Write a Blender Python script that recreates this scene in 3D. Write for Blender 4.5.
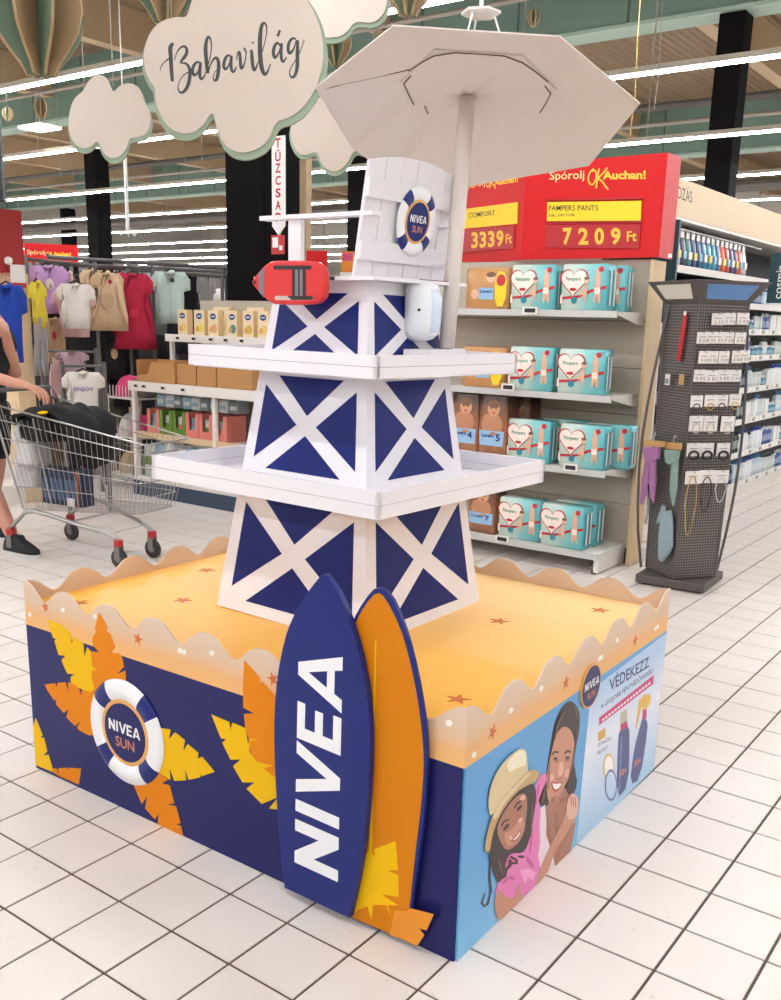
import bpy, bmesh, math, random
from mathutils import Vector, Matrix, Euler
random.seed(11)
S = bpy.context.scene
for o in list(bpy.data.objects): bpy.data.objects.remove(o)
COL = S.collection

# ------------------------------------------------------------------ camera
# solved from the 20 cm floor tile joints and the vertical edges of the store
FPX, PCX, PCY = 958.29, 390.5, 554.17
AZ, PITCH, ROLL = 2.2013, -0.2396, -0.0242
CAM = Vector((2.4375, -1.5669, 1.4731))
_f = Vector((math.cos(AZ)*math.cos(PITCH), math.sin(AZ)*math.cos(PITCH), math.sin(PITCH)))
_r0 = _f.cross(Vector((0, 0, 1))).normalized(); _d0 = _f.cross(_r0)
_c, _s = math.cos(ROLL), math.sin(ROLL)
_r = _r0*_c + _d0*_s; _d = _d0*_c - _r0*_s
cd = bpy.data.cameras.new('camera'); cam = bpy.data.objects.new('camera', cd); COL.objects.link(cam)
cd.sensor_fit = 'VERTICAL'; cd.sensor_height = 36.0; cd.sensor_width = 36.0
cd.lens = FPX/1000.0*36.0
cd.shift_x = (390.5-PCX)/1000.0; cd.shift_y = (PCY-500)/1000.0
cd.clip_start = 0.05; cd.clip_end = 300
_m = Matrix((( _r.x, -_d.x, -_f.x), (_r.y, -_d.y, -_f.y), (_r.z, -_d.z, -_f.z)))
cam.matrix_world = Matrix.Translation(CAM) @ _m.to_4x4()
S.camera = cam

# ------------------------------------------------------------------ world, exposure
w = bpy.data.worlds.new('world'); S.world = w; w.use_nodes = True
w.node_tree.nodes['Background'].inputs[0].default_value = (1.0, 0.97, 0.94, 1)
w.node_tree.nodes['Background'].inputs[1].default_value = 0.20
vs = S.view_settings
vs.view_transform = 'Standard'; vs.look = 'None'; vs.gamma = 1.0; vs.use_curve_mapping = False
vs.exposure = 0.0
STRIP_POWER = 75.0        # radiance of the continuous LED lines under the roof

# ------------------------------------------------------------------ photo helpers
def ray(x, y):
    return (_r*((x-PCX)/FPX) + _d*((y-PCY)/FPX) + _f).normalized()
def at_z(x, y, z=0.0):
    d = ray(x, y); return CAM + d*((z-CAM.z)/d.z)
def at_pl(x, y, p, n):
    d = ray(x, y); n = Vector(n); return CAM + d*((Vector(p)-CAM).dot(n)/d.dot(n))
def at_y(x, y, Y): return at_pl(x, y, (0, Y, 0), (0, 1, 0))
def at_x(x, y, X): return at_pl(x, y, (X, 0, 0), (1, 0, 0))
def at_d(x, y, dist):
    return CAM + ray(x, y)*dist
def project(p):
    q = Vector(p)-CAM; z = q.dot(_f)
    if z < .05: return None
    return (PCX+FPX*q.dot(_r)/z, PCY+FPX*q.dot(_d)/z, z)
def crop(x0, y0, s):
    return lambda pts: [(x0+x/s, y0+y/s) for x, y in pts]

# ------------------------------------------------------------------ materials
def lin(c):
    c = c/255.0
    return c/12.92 if c <= .04045 else ((c+.055)/1.055)**2.4
def rgb(r, g, b): return (lin(r), lin(g), lin(b), 1)
_mats = {}
def M(name, col, rough=.55, metal=0.0, noise=0.0, nscale=20.0, bump=0.0, bscale=60.0, emit=0.0, spec=.5, trans=0.0, alpha=1.0, coat=0.0):
    if name in _mats: return _mats[name]
    m = bpy.data.materials.new(name); m.use_nodes = True
    nt = m.node_tree; b = nt.nodes['Principled BSDF']
    c = rgb(*col)
    b.inputs['Base Color'].default_value = c
    b.inputs['Roughness'].default_value = rough
    b.inputs['Metallic'].default_value = metal
    b.inputs['Specular IOR Level'].default_value = spec
    if coat: b.inputs['Coat Weight'].default_value = coat
    if trans: b.inputs['Transmission Weight'].default_value = trans
    if alpha < 1: b.inputs['Alpha'].default_value = alpha
    if emit:
        b.inputs['Emission Color'].default_value = c; b.inputs['Emission Strength'].default_value = emit
    if noise:
        tc = nt.nodes.new('ShaderNodeTexCoord'); n = nt.nodes.new('ShaderNodeTexNoise')
        n.inputs['Scale'].default_value = nscale; n.inputs['Detail'].default_value = 3
        r = nt.nodes.new('ShaderNodeMapRange'); r.inputs[3].default_value = 1-noise; r.inputs[4].default_value = 1+noise
        mx = nt.nodes.new('ShaderNodeMix'); mx.data_type = 'RGBA'; mx.blend_type = 'MULTIPLY'; mx.inputs[0].default_value = 1
        mx.inputs[6].default_value = c
        nt.links.new(tc.outputs['Object'], n.inputs['Vector']); nt.links.new(n.outputs['Fac'], r.inputs[0])
        nt.links.new(r.outputs[0], mx.inputs[7]); nt.links.new(mx.outputs[2], b.inputs['Base Color'])
    if bump:
        tc = nt.nodes.new('ShaderNodeTexCoord'); n = nt.nodes.new('ShaderNodeTexNoise'); n.inputs['Scale'].default_value = bscale
        bp = nt.nodes.new('ShaderNodeBump'); bp.inputs['Strength'].default_value = bump; bp.inputs['Distance'].default_value = .01
        nt.links.new(tc.outputs['Object'], n.inputs['Vector']); nt.links.new(n.outputs['Fac'], bp.inputs['Height'])
        nt.links.new(bp.outputs[0], b.inputs['Normal'])
    _mats[name] = m
    return m
def ramp_mat(name, axis, stops, rough=.5, noise=0.0, nscale=6.0, coat=0.0):
    """printed colour that runs along one object axis; stops = [(coordinate, (r,g,b))]"""
    if name in _mats: return _mats[name]
    m = bpy.data.materials.new(name); m.use_nodes = True; nt = m.node_tree; b = nt.nodes['Principled BSDF']
    b.inputs['Roughness'].default_value = rough
    if coat: b.inputs['Coat Weight'].default_value = coat
    tc = nt.nodes.new('ShaderNodeTexCoord'); sp = nt.nodes.new('ShaderNodeSeparateXYZ'); mr = nt.nodes.new('ShaderNodeMapRange')
    lo, hi = stops[0][0], stops[-1][0]
    mr.inputs[1].default_value = lo; mr.inputs[2].default_value = hi
    cr = nt.nodes.new('ShaderNodeValToRGB'); e = cr.color_ramp.elements
    e[0].position = 0; e[0].color = rgb(*stops[0][1]); e[1].position = 1; e[1].color = rgb(*stops[-1][1])
    for c, k in stops[1:-1]:
        x = e.new((c-lo)/(hi-lo)); x.color = rgb(*k)
    nt.links.new(tc.outputs['Object'], sp.inputs[0])
    if noise:
        n = nt.nodes.new('ShaderNodeTexNoise'); n.inputs['Scale'].default_value = nscale
        ad = nt.nodes.new('ShaderNodeMath'); ad.operation = 'MULTIPLY_ADD'; ad.inputs[1].default_value = noise
        nt.links.new(tc.outputs['Object'], n.inputs['Vector']); nt.links.new(n.outputs['Fac'], ad.inputs[0])
        nt.links.new(sp.outputs[axis], ad.inputs[2]); nt.links.new(ad.outputs[0], mr.inputs[0])
    else:
        nt.links.new(sp.outputs[axis], mr.inputs[0])
    nt.links.new(mr.outputs[0], cr.inputs[0]); nt.links.new(cr.outputs[0], b.inputs['Base Color'])
    _mats[name] = m; return m

# ------------------------------------------------------------------ mesh helpers
class Fr:
    """a frame: local (a,b,c) -> origin + a*ex + b*ey + c*ez"""
    def __init__(s, o, ex, ey, ez=None):
        s.o = Vector(o); s.ex = Vector(ex).normalized(); s.ey = Vector(ey).normalized()
        s.ez = Vector(ez).normalized() if ez is not None else s.ex.cross(s.ey).normalized()
    def __call__(s, a, b, c=0.0): return s.o + s.ex*a + s.ey*b + s.ez*c
    def inv(s, p):
        q = Vector(p)-s.o; return q.dot(s.ex), q.dot(s.ey), q.dot(s.ez)
    def pix(s, x, y, c=0.0):
        p = at_pl(x, y, s.o+s.ez*c, s.ez); a = s.inv(p); return a[0], a[1]
WORLD = Fr((0, 0, 0), (1, 0, 0), (0, 1, 0))

class MB:
    def __init__(s): s.v = []; s.f = []; s.mi = []; s.cur = 0
    def mat(s, i): s.cur = i; return s
    def add(s, vs, fs):
        k = len(s.v); s.v += [tuple(v) for v in vs]; s.f += [tuple(i+k for i in f) for f in fs]; s.mi += [s.cur]*len(fs); return s
    def box(s, x0, x1, y0, y1, z0, z1, fr=WORLD):
        vs = [fr(x, y, z) for z in (z0, z1) for x, y in ((x0, y0), (x1, y0), (x1, y1), (x0, y1))]
        return s.add(vs, [(0, 3, 2, 1), (4, 5, 6, 7), (0, 1, 5, 4), (1, 2, 6, 5), (2, 3, 7, 6), (3, 0, 4, 7)])
    def prism(s, pts, c0, c1, fr=WORLD):
        """polygon in (a,b) extruded along c"""
        ar = sum(pts[i][0]*pts[(i+1) % len(pts)][1]-pts[(i+1) % len(pts)][0]*pts[i][1] for i in range(len(pts)))
        if ar < 0: pts = pts[::-1]
        n = len(pts); vs = [fr(a, b, c0) for a, b in pts]+[fr(a, b, c1) for a, b in pts]
        lo, hi = (tuple(reversed(range(n))), tuple(range(n, 2*n)))
        fs = [lo, hi]+[(i, (i+1) % n, n+(i+1) % n, n+i) for i in range(n)]
        return s.add(vs, fs)
    def loft(s, rings, caps=True, closed=True):
        n = len(rings[0]); vs = [p for r in rings for p in r]; fs = []
        for k in range(len(rings)-1):
            for i in range(n if closed else n-1):
                j = (i+1) % n; fs.append((k*n+i, k*n+j, (k+1)*n+j, (k+1)*n+i))
        if caps:
            fs.append(tuple(reversed(range(n)))); m = (len(rings)-1)*n; fs.append(tuple(range(m, m+n)))
        return s.add(vs, fs)
    def tube(s, path, r, n=8, fr=WORLD, closed=False):
        P = [fr(*p) for p in path]; rr = r if isinstance(r, (list, tuple)) else [r]*len(P)
        rings = []; up = None
        for i, p in enumerate(P):
            if closed: t = (P[(i+1) % len(P)]-P[i-1])
            else: t = (P[min(i+1, len(P)-1)]-P[max(i-1, 0)])
            t = t.normalized() if t.length > 1e-9 else Vector((0, 0, 1))
            if up is None: up = Vector((0, 0, 1)) if abs(t.z) < .9 else Vector((1, 0, 0))
            u = (up-t*up.dot(t))
            u = u.normalized() if u.length > 1e-6 else t.orthogonal().normalized()
            up = u; w_ = t.cross(u)
            rings.append([p+(u*math.cos(2*math.pi*k/n)+w_*math.sin(2*math.pi*k/n))*rr[i] for k in range(n)])
        if closed: rings.append(rings[0]); return s.loft(rings, False)
        return s.loft(rings)
    def lathe(s, prof, n=16, fr=WORLD, a0=0.0):
        """prof = [(radius, c)] about the frame's ez"""
        rings = [[fr(r*math.cos(a0+2*math.pi*k/n), r*math.sin(a0+2*math.pi*k/n), c) for k in range(n)] for r, c in prof]
        return s.loft(rings)
    def build(s, name, mats, parent=None, off=None, smooth=False, bevel=0.0, seg=2, solid=0.0, sub=0):
        me = bpy.data.meshes.new(name)
        v = s.v if off is None else [(a-off[0], b-off[1], c-off[2]) for a, b, c in s.v]
        me.from_pydata(v, [], s.f)
        mats = mats if isinstance(mats, (list, tuple)) else [mats]
        for m in mats: me.materials.append(m)
        if len(mats) > 1: me.polygons.foreach_set('material_index', s.mi)
        if smooth: me.polygons.foreach_set('use_smooth', [True]*len(me.polygons))
        me.update()
        o = bpy.data.objects.new(name, me); COL.objects.link(o)
        if parent is not None: o.parent = parent
        if bevel:
            b = o.modifiers.new('bevel', 'BEVEL'); b.width = bevel; b.segments = seg; b.limit_method = 'ANGLE'; b.angle_limit = math.radians(40)
        if solid:
            b = o.modifiers.new('solid', 'SOLIDIFY'); b.thickness = solid; b.offset = 0
        if sub:
            b = o.modifiers.new('sub', 'SUBSURF'); b.levels = sub; b.render_levels = sub
        return o
def tag(o, label, cat=None, group=None, kind=None):
    o['label'] = label
    if cat: o['category'] = cat
    if group: o['group'] = group
    if kind: o['kind'] = kind
    return o
def thing(name, label, cat, loc=(0, 0, 0), rotz=0.0, group=None):
    o = bpy.data.objects.new(name, None); COL.objects.link(o); o.empty_display_size = .1
    o.location = loc; o.rotation_euler = (0, 0, rotz)
    return tag(o, label, cat, group)
def struct(o, label=None):
    o['kind'] = 'structure'
    if label: o['label'] = label
    return o
def dup(root, loc=None, rotz=None, label=None, group=None):
    r = root.copy(); COL.objects.link(r)
    if loc is not None: r.location = loc
    if rotz is not None: r.rotation_euler = (0, 0, rotz)
    if label: r['label'] = label
    if group: r['group'] = group
    for ch in root.children:
        c = ch.copy(); COL.objects.link(c); c.parent = r
        for g in ch.children:
            d = g.copy(); COL.objects.link(d); d.parent = c
    return r
_kids = {}
def circle(cx, cy, rx, ry=None, n=32, a0=0, a1=2*math.pi, tilt=0.0):
    ry = rx if ry is None else ry; full = abs(a1-a0-2*math.pi) < 1e-6
    m = n if full else n+1; o = []
    for k in range(m):
        a = a0+(a1-a0)*k/n; x, y = rx*math.cos(a), ry*math.sin(a)
        o.append((cx+x*math.cos(tilt)-y*math.sin(tilt), cy+x*math.sin(tilt)+y*math.cos(tilt)))
    return o
def ring(cx, cy, r0, r1, n=32, a0=0, a1=2*math.pi):
    return circle(cx, cy, r1, None, n, a0, a1)+circle(cx, cy, r0, None, n, a0, a1)[::-1]
def smoothpoly(pts, it=2, closed=True):
    for _ in range(it):
        q = []; n = len(pts)
        for i in range(n if closed else n-1):
            a, b = pts[i], pts[(i+1) % n]
            q += [(a[0]*.75+b[0]*.25, a[1]*.75+b[1]*.25), (a[0]*.25+b[0]*.75, a[1]*.25+b[1]*.75)]
        if not closed: q = [pts[0]]+q+[pts[-1]]
        pts = q
    return pts
def stroke2d(pts, widths):
    """polyline with a width per point -> outline polygon"""
    L, Rr = [], []
    for i, p in enumerate(pts):
        a = pts[max(i-1, 0)]; b = pts[min(i+1, len(pts)-1)]
        tx, ty = b[0]-a[0], b[1]-a[1]; l = math.hypot(tx, ty) or 1; nx, ny = -ty/l, tx/l
        w_ = (widths[i] if isinstance(widths, (list, tuple)) else widths)/2
        L.append((p[0]+nx*w_, p[1]+ny*w_)); Rr.append((p[0]-nx*w_, p[1]-ny*w_))
    return L+Rr[::-1]

# ------------------------------------------------------------------ lettering
_tc = {}
def text_geo(s, bold=0.0):
    k = (s, bold)
    if k in _tc: return _tc[k]
    cu = bpy.data.curves.new('lettering', 'FONT'); cu.body = s; cu.size = 1; cu.offset = bold; cu.resolution_u = 3
    ob = bpy.data.objects.new('lettering', cu)
    me = bpy.data.meshes.new_from_object(ob)
    vs = [(v.co.x, v.co.y) for v in me.vertices]; fs = [tuple(p.vertices) for p in me.polygons]
    bpy.data.objects.remove(ob); bpy.data.meshes.remove(me); bpy.data.curves.remove(cu)
    _tc[k] = (vs, fs); return vs, fs
NIV = {'N': ([[(0, 0), (0, 1), (.2, 1), (.56, .45), (.56, 1), (.76, 1), (.76, 0), (.56, 0), (.2, .55), (.2, 0)]], .76),
       'I': ([[(0, 0), (0, 1), (.2, 1), (.2, 0)]], .2),
       'V': ([[(.31, 0), (-.02, 1), (.19, 1), (.41, .3), (.63, 1), (.84, 1), (.51, 0)]], .82),
       'E': ([[(0, 0), (0, 1), (.6, 1), (.6, .82), (.2, .82), (.2, .59), (.56, .59), (.56, .41), (.2, .41), (.2, .18), (.6, .18), (.6, 0)]], .6),
       'A': ([[(-.02, 0), (.32, 1), (.52, 1), (.86, 0), (.65, 0), (.6, .17), (.42, .17), (.42, .34), (.55, .34), (.42, .76), (.29, .34), (.42, .34), (.42, .17), (.24, .17), (.19, 0)]], .84)}
def nivea_geo():
    vs, fs, x = [], [], 0.0
    for ch in 'NIVEA':
        polys, wd = NIV[ch]
        for p in polys:
            k = len(vs); vs += [(x+a, b) for a, b in p]; fs.append(tuple(range(k, k+len(p))))
        x += wd+(.14 if ch in 'NI' else .06 if ch == 'V' else .10)
    return vs, fs
def letter(mb, geo, fr, x, y, w=None, h=None, c=0.001, anchor='c', shear=0.0, slope=0.0):
    """lay lettering in the frame's (a,b) plane inside width w / height h"""
    vs, fs = geo
    x0, x1 = min(v[0] for v in vs), max(v[0] for v in vs); y0, y1 = min(v[1] for v in vs), max(v[1] for v in vs)
    sx = w/(x1-x0) if w else h/(y1-y0); sy = h/(y1-y0) if h else sx
    ox = {'c': (x0+x1)/2, 'l': x0, 'r': x1}[anchor]; oy = (y0+y1)/2
    P = []
    for a, b in vs:
        p, q = (a-ox)*sx, (b-oy)*sy
        P.append(fr(x+p+shear*q, y+q+slope*p, c))
    mb.add(P, fs); return mb
# ================================================================== THE SETTING
# ------------------------------------------------------------------ floor of 20 cm tiles
def floor_far_mat():
    m = bpy.data.materials.new('grout_and_far_tiles'); m.use_nodes = True; nt = m.node_tree; b = nt.nodes['Principled BSDF']
    g = nt.nodes.new('ShaderNodeNewGeometry'); br = nt.nodes.new('ShaderNodeTexBrick')
    br.offset = 0; br.squash = 1
    br.inputs['Scale'].default_value = 1; br.inputs['Brick Width'].default_value = .2; br.inputs['Row Height'].default_value = .2
    br.inputs['Mortar Size'].default_value = .004; br.inputs['Mortar Smooth'].default_value = .1
    br.inputs['Color1'].default_value = rgb(216, 206, 196); br.inputs['Color2'].default_value = rgb(211, 200, 189); br.inputs['Mortar'].default_value = rgb(96, 80, 68)
    nt.links.new(g.outputs['Position'], br.inputs['Vector']); nt.links.new(br.outputs['Color'], b.inputs['Base Color'])
    b.inputs['Roughness'].default_value = .5; b.inputs['Specular IOR Level'].default_value = .12
    return m
GROUT = M('grout', (92, 76, 66), .9)
def tile_mat():
    m = bpy.data.materials.new('glazed_floor_tile'); m.use_nodes = True; nt = m.node_tree; b = nt.nodes['Principled BSDF']
    g = nt.nodes.new('ShaderNodeNewGeometry'); n = nt.nodes.new('ShaderNodeTexNoise'); n.inputs['Scale'].default_value = 1.7; n.inputs['Detail'].default_value = 4
    n2 = nt.nodes.new('ShaderNodeTexNoise'); n2.inputs['Scale'].default_value = 38; n2.inputs['Detail'].default_value = 6
    cr = nt.nodes.new('ShaderNodeValToRGB'); e = cr.color_ramp.elements
    e[0].position = .3; e[0].color = rgb(223, 213, 204); e[1].position = .7; e[1].color = rgb(232, 224, 217)
    nt.links.new(g.outputs['Position'], n.inputs['Vector']); nt.links.new(n.outputs['Fac'], cr.inputs[0])
    # a few worn grey scuffs
    cr2 = nt.nodes.new('ShaderNodeValToRGB'); e = cr2.color_ramp.elements
    e[0].position = .24; e[0].color = (.80, .78, .76, 1); e[1].position = .33; e[1].color = (1, 1, 1, 1)
    nt.links.new(g.outputs['Position'], n2.inputs['Vector']); nt.links.new(n2.outputs['Fac'], cr2.inputs[0])
    mx = nt.nodes.new('ShaderNodeMix'); mx.data_type = 'RGBA'; mx.blend_type = 'MULTIPLY'; mx.inputs[0].default_value = 1
    nt.links.new(cr.outputs[0], mx.inputs[6]); nt.links.new(cr2.outputs[0], mx.inputs[7]); nt.links.new(mx.outputs[2], b.inputs['Base Color'])
    b.inputs['Roughness'].default_value = .32; b.inputs['Specular IOR Level'].default_value = .22
    bp = nt.nodes.new('ShaderNodeBump'); bp.inputs['Strength'].default_value = .06; bp.inputs['Distance'].default_value = .01
    n3 = nt.nodes.new('ShaderNodeTexNoise'); n3.inputs['Scale'].default_value = 14
    nt.links.new(g.outputs['Position'], n3.inputs['Vector']); nt.links.new(n3.outputs['Fac'], bp.inputs['Height']); nt.links.new(bp.outputs[0], b.inputs['Normal'])
    return m
TILE = tile_mat()
XN0, XN1, YN0, YN1 = -44, 17, -7, 56          # tile index range built as geometry
mb = MB()
X0, X1, Y0, Y1 = -48.0, 16.0, -20.0, 46.0
tx0, tx1, ty0, ty1 = XN0*.2, XN1*.2, YN0*.2, YN1*.2
mb.mat(0).box(tx0, tx1, ty0, ty1, -.05, -.003)
for a in ((X0, tx0, Y0, Y1), (tx1, X1, Y0, Y1), (tx0, tx1, Y0, ty0), (tx0, tx1, ty1, Y1)):
    mb.mat(1).box(*a, -.05, 0.0)
floor = struct(mb.build('floor', [GROUT, floor_far_mat()]))
def tile_geo(mb, cx, cy):
    h, k = .0964, .0957
    vs = [(cx+sx*h, cy+sy*h, -.003) for sx, sy in ((-1, -1), (1, -1), (1, 1), (-1, 1))]+[(cx+sx*k, cy+sy*k, 0) for sx, sy in ((-1, -1), (1, -1), (1, 1), (-1, 1))]
    mb.add(vs, [(4, 5, 6, 7), (0, 1, 5, 4), (1, 2, 6, 5), (2, 3, 7, 6), (3, 0, 4, 7)])
cand = []
for i in range(XN0, XN1):
    for j in range(YN0, YN1):
        cx, cy = (i+.5)*.2, (j+.5)*.2
        q = [project((cx+sx*.1, cy+sy*.1, 0)) for sx, sy in ((-1, -1), (1, -1), (1, 1), (-1, 1))]
        area = 0
        if all(q):
            area = abs(sum(q[k][0]*q[(k+1) % 4][1]-q[(k+1) % 4][0]*q[k][1] for k in range(4)))/2
            if max(a[0] for a in q) < 0 or min(a[0] for a in q) > 781 or max(a[1] for a in q) < 0 or min(a[1] for a in q) > 1000: area = 0
            # hidden under or behind the display stand
            for t in (0, .1, .2, .3):
                p = Vector((cx, cy, 0)).lerp(CAM, t)
                if -.15 < p.x < 1.33 and .2 < p.y < 1.33 and p.z < .6: area = 0
        cand.append((area, cx, cy))
cand.sort(reverse=True)
tm = MB(); tile_geo(tm, 0, 0); t0 = tm.build('tile', TILE, floor)
t0.location = (cand[0][1], cand[0][2], 0)
for a, cx, cy in cand[1:300]:
    t = t0.copy(); COL.objects.link(t); t.parent = floor; t.location = (cx, cy, random.uniform(-.0004, .0004))
tm = MB()
for a, cx, cy in cand[300:]: tile_geo(tm, cx, cy)
o = tm.build('tile_field', TILE, floor); o['kind'] = 'stuff'

# ------------------------------------------------------------------ roof and walls
DECK = M('roof_deck', (136, 114, 88), .8, noise=.08, nscale=.8)
nt = DECK.node_tree; wv = nt.nodes.new('ShaderNodeTexWave'); wv.inputs['Scale'].default_value = 1.6; wv.bands_direction = 'X'
gg = nt.nodes.new('ShaderNodeNewGeometry'); bp = nt.nodes.new('ShaderNodeBump'); bp.inputs['Strength'].default_value = .7; bp.inputs['Distance'].default_value = .08
nt.links.new(gg.outputs['Position'], wv.inputs['Vector']); nt.links.new(wv.outputs['Fac'], bp.inputs['Height']); nt.links.new(bp.outputs[0], nt.nodes['Principled BSDF'].inputs['Normal'])
BEIGE = M('beige_beam', (176, 152, 120), .7, noise=.05)
GREEN = M('sea_green_beam', (104, 128, 115), .6, noise=.06, nscale=2)
GREEN_JOINT = M('beam_joint', (70, 84, 76), .8)
mb = MB().box(X0, X1, Y0, Y1, 7.9, 8.0); ceil = struct(mb.build('ceiling', DECK))
WALLM = M('far_wall_panels', (188, 182, 174), .8, noise=.05, nscale=.3)
def wall(name, x0, x1, y0, y1, joints):
    o = struct(MB().box(x0, x1, y0, y1, 0, 7.9).build(name, WALLM)); return o
wb = wall('wall_back', X0, X1, Y1-.2, Y1, 0)
wl = wall('wall_left', X0, X0+.2, Y0, Y1-.2, 0)
wr = wall('wall_right', X1-.2, X1, Y0, Y1-.2, 0)
wf = wall('wall_front', X0+.2, X1-.2, Y0, Y0+.2, 0)
PANJ = M('panel_joint', (120, 114, 108), .8)
for k in range(22):
    xx = X0+1.5+k*2.9
    MB().box(xx-.02, xx+.02, Y1-.225, Y1-.2, 0, 7.9).build('panel_joint', PANJ, wb)
# main beams run along X, one per row of columns; secondary beams run along Y
for k, (yb, lab) in enumerate(((15.6, 'near'), (28.4, 'far'), (2.7, 'over'))):
    b = struct(MB().box(X0+.2, X1-.2, yb-.25, yb+.25, 6.5, 7.9).build('trim_%d' % (k+1), GREEN))
    if k < 2:
        for q in range(26):
            xx = X0+2+q*2.15
            MB().box(xx-.018, xx+.018, yb-.262, yb-.25, 6.52, 7.88).build('seam', GREEN_JOINT, b)
    MB().box(X0+.2, X1-.2, yb-.30, yb+.30, 6.44, 6.5).build('flange', M('pale_green', (150, 172, 156), .6), b)
n = 4
for q in range(11):
    xx = -44+q*5.6
    for ya, yc in ((2.95, 15.35), (15.85, 28.15), (28.65, 45.8)):
        b = struct(MB().box(xx-.16, xx+.16, ya, yc, 7.05, 7.9).build('trim_%d' % n, BEIGE)); n += 1
# cross pipes and cable trays below the deck
PIPE = M('grey_pipe', (150, 142, 132), .5, metal=.3)
DUCT = M('dark_duct', (88, 82, 76), .6)
for k, (y, z, r, m_, lab) in enumerate(((13.4, 6.55, .045, PIPE, 'grey sprinkler pipe along the near roof bay'), (17.6, 5.6, .07, DUCT, 'dark pipe running past the middle roof bay'), (22.2, 6.2, .05, PIPE, 'grey pipe across the far roof bay'), (26.0, 5.2, .16, DUCT, 'thick dark round air duct far under the roof'))):
    o = MB().tube([(X0+.3, y, z), (-20, y, z), (X1-.3, y, z)], r, 8).build('roof_pipe', m_); tag(o, lab, 'pipe')
for x, z, lab in ((-7.3, 7.4, 'thin pipe along the roof over the price signs'), (-13.0, 7.2, 'thin pipe along the roof behind the cloud sign')):
    o = MB().tube([(x, 3.2, z), (x, 15.2, z)], .05, 8).build('roof_pipe', PIPE); tag(o, lab, 'pipe')

# ------------------------------------------------------------------ the LED lines
LED = M('led_diffuser', (247, 250, 255), .5, emit=STRIP_POWER)
HOUS = M('light_housing', (190, 180, 165), .5)
names = ['first', 'second', 'third', 'fourth', 'fifth', 'sixth', 'seventh', 'eighth', 'ninth']
ys = [(-12.6, None), (-8.85, None), (-5.1, None), (-1.35, None), (2.4, None)]+[(y, k) for k, y in enumerate((6.15, 9.42, 13.35, 17.3, 20.9, 25.0, 28.4, 32.2, 36.0))]
for y, k in ys:
    zz = 4.2
    lab = ('LED strip light line under the roof, %s row from the camera' % names[k]) if k is not None else 'LED strip light line at y %s over the shoppers, out of the picture'
    if k is None: lab = {-12.6: 'rearmost LED strip light line far behind the camera', -8.85: 'LED strip light line well behind the camera', -5.1: 'LED strip light line behind the camera', -1.35: 'LED strip light line directly above the camera', 2.4: 'LED strip light line above the lifeguard tower'}[y]
    t = thing('strip_light', lab, 'ceiling light', (-16, y, zz), 0, 'LED strip light lines')
    MB().box(-29, 29, -.035, .035, .012, .075).build('housing', HOUS, t)
    MB().box(-29, 29, -.025, .025, -.016, .012).build('diffuser', LED, t)
    for q in range(12):
        xx = -27+q*4.9
        MB().tube([(xx, 0, .085), (xx, 0, 3.6)], .008, 5).build('suspension_wire', PIPE, t)

# ------------------------------------------------------------------ columns wrapped in black
BLACK = M('black_column_wrap', (14, 11, 10), .8, spec=.1)
def column(xl, xr, ypx, y0, label):
    lo = at_y(xl, ypx, y0); best = None
    for k in range(20, 160):
        hw = k*.01
        p = project((lo.x+hw, y0+hw, lo.z))
        if best is None or abs(p[0]-xr) < best[0]: best = (abs(p[0]-xr), hw)
    hw = best[1]
    t = thing('column', label, 'column', (lo.x+hw/2, y0+hw/2, 0))
    MB().box(-hw/2, hw/2, -hw/2, hw/2, 0, 6.44).build('shaft', BLACK, t, bevel=.02)
    MB().box(-hw/2-.012, hw/2+.012, -hw/2-.012, hw/2+.012, 0, .12).build('plinth', M('column_plinth', (50, 46, 44), .6), t)
    return t, lo.x, hw
c1, C1X, C1W = column(225.5, 301, 230, 5.25, 'black column with vertical red fire hydrant lettering')
column(703.5, 737.5, 180, 15.4, 'tall black column above the toiletries aisle')
column(88, 113, 250, 15.4, 'black column behind the clothes rails under the small cloud')
column(61, 77, 235, 28.9, 'distant black column behind the red sign')
column(347, 385, 215, 15.4, 'black column partly hidden by the white chair back')
# fire hydrant sign on the column, set on its front face
WHITE = M('white_print', (235, 232, 228), .5)
REDP = M('red_print', (190, 28, 34), .5)
cf = Fr((C1X, 5.25, 0), (1, 0, 0), (0, 0, 1), (0, -1, 0))
t = thing('fire_hydrant_sign', 'white vertical sign with red letters TÜZCSAP on black column', 'sign', cf(0, 0, .0))
a = cf.pix(272.5, 137); b = cf.pix(285.5, 228); mid = (a[0]+b[0])/2
hw = abs(b[0]-a[0])/2; z1 = a[1]; z0 = cf.pix(280, 226)[1]
MB().prism([(mid-hw, z1), (mid+hw, z1), (mid+hw, z0), (mid, z0-.08), (mid-hw, z0)], -.004, .012, cf).build('board', WHITE, t, off=cf(0, 0, 0))
for k, ch in enumerate('TÜZCSAP'):
    zz = z1+(z0-z1)*((k+.55)/7.25)
    mb = MB(); letter(mb, text_geo(ch, .03), cf, mid, zz, w=.068, h=.080 if ch != 'Ü' else .102, c=.0135); mb.build('letter', REDP, t, off=cf(0, 0, 0))
t = thing('hydrant_pictogram', 'small red square hydrant pictogram sign on black column', 'sign', cf(0, 0, 0))
a = cf.pix(272, 235.5); b = cf.pix(284.5, 254)
MB().prism([(a[0], a[1]), (b[0], a[1]), (b[0], b[1]), (a[0], b[1])], -.004, .01, cf).build('board', REDP, t, off=cf(0, 0, 0))
wx, wz = b[0]-a[0], a[1]-b[1]
MB().prism([(a[0]+wx*.1, b[1]+wz*.35), (a[0]+wx*.55, b[1]+wz*.35), (a[0]+wx*.55, b[1]+wz*.88), (a[0]+wx*.1, b[1]+wz*.88)], .011, .012, cf).build('white_symbol', WHITE, t, off=cf(0, 0, 0))
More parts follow.
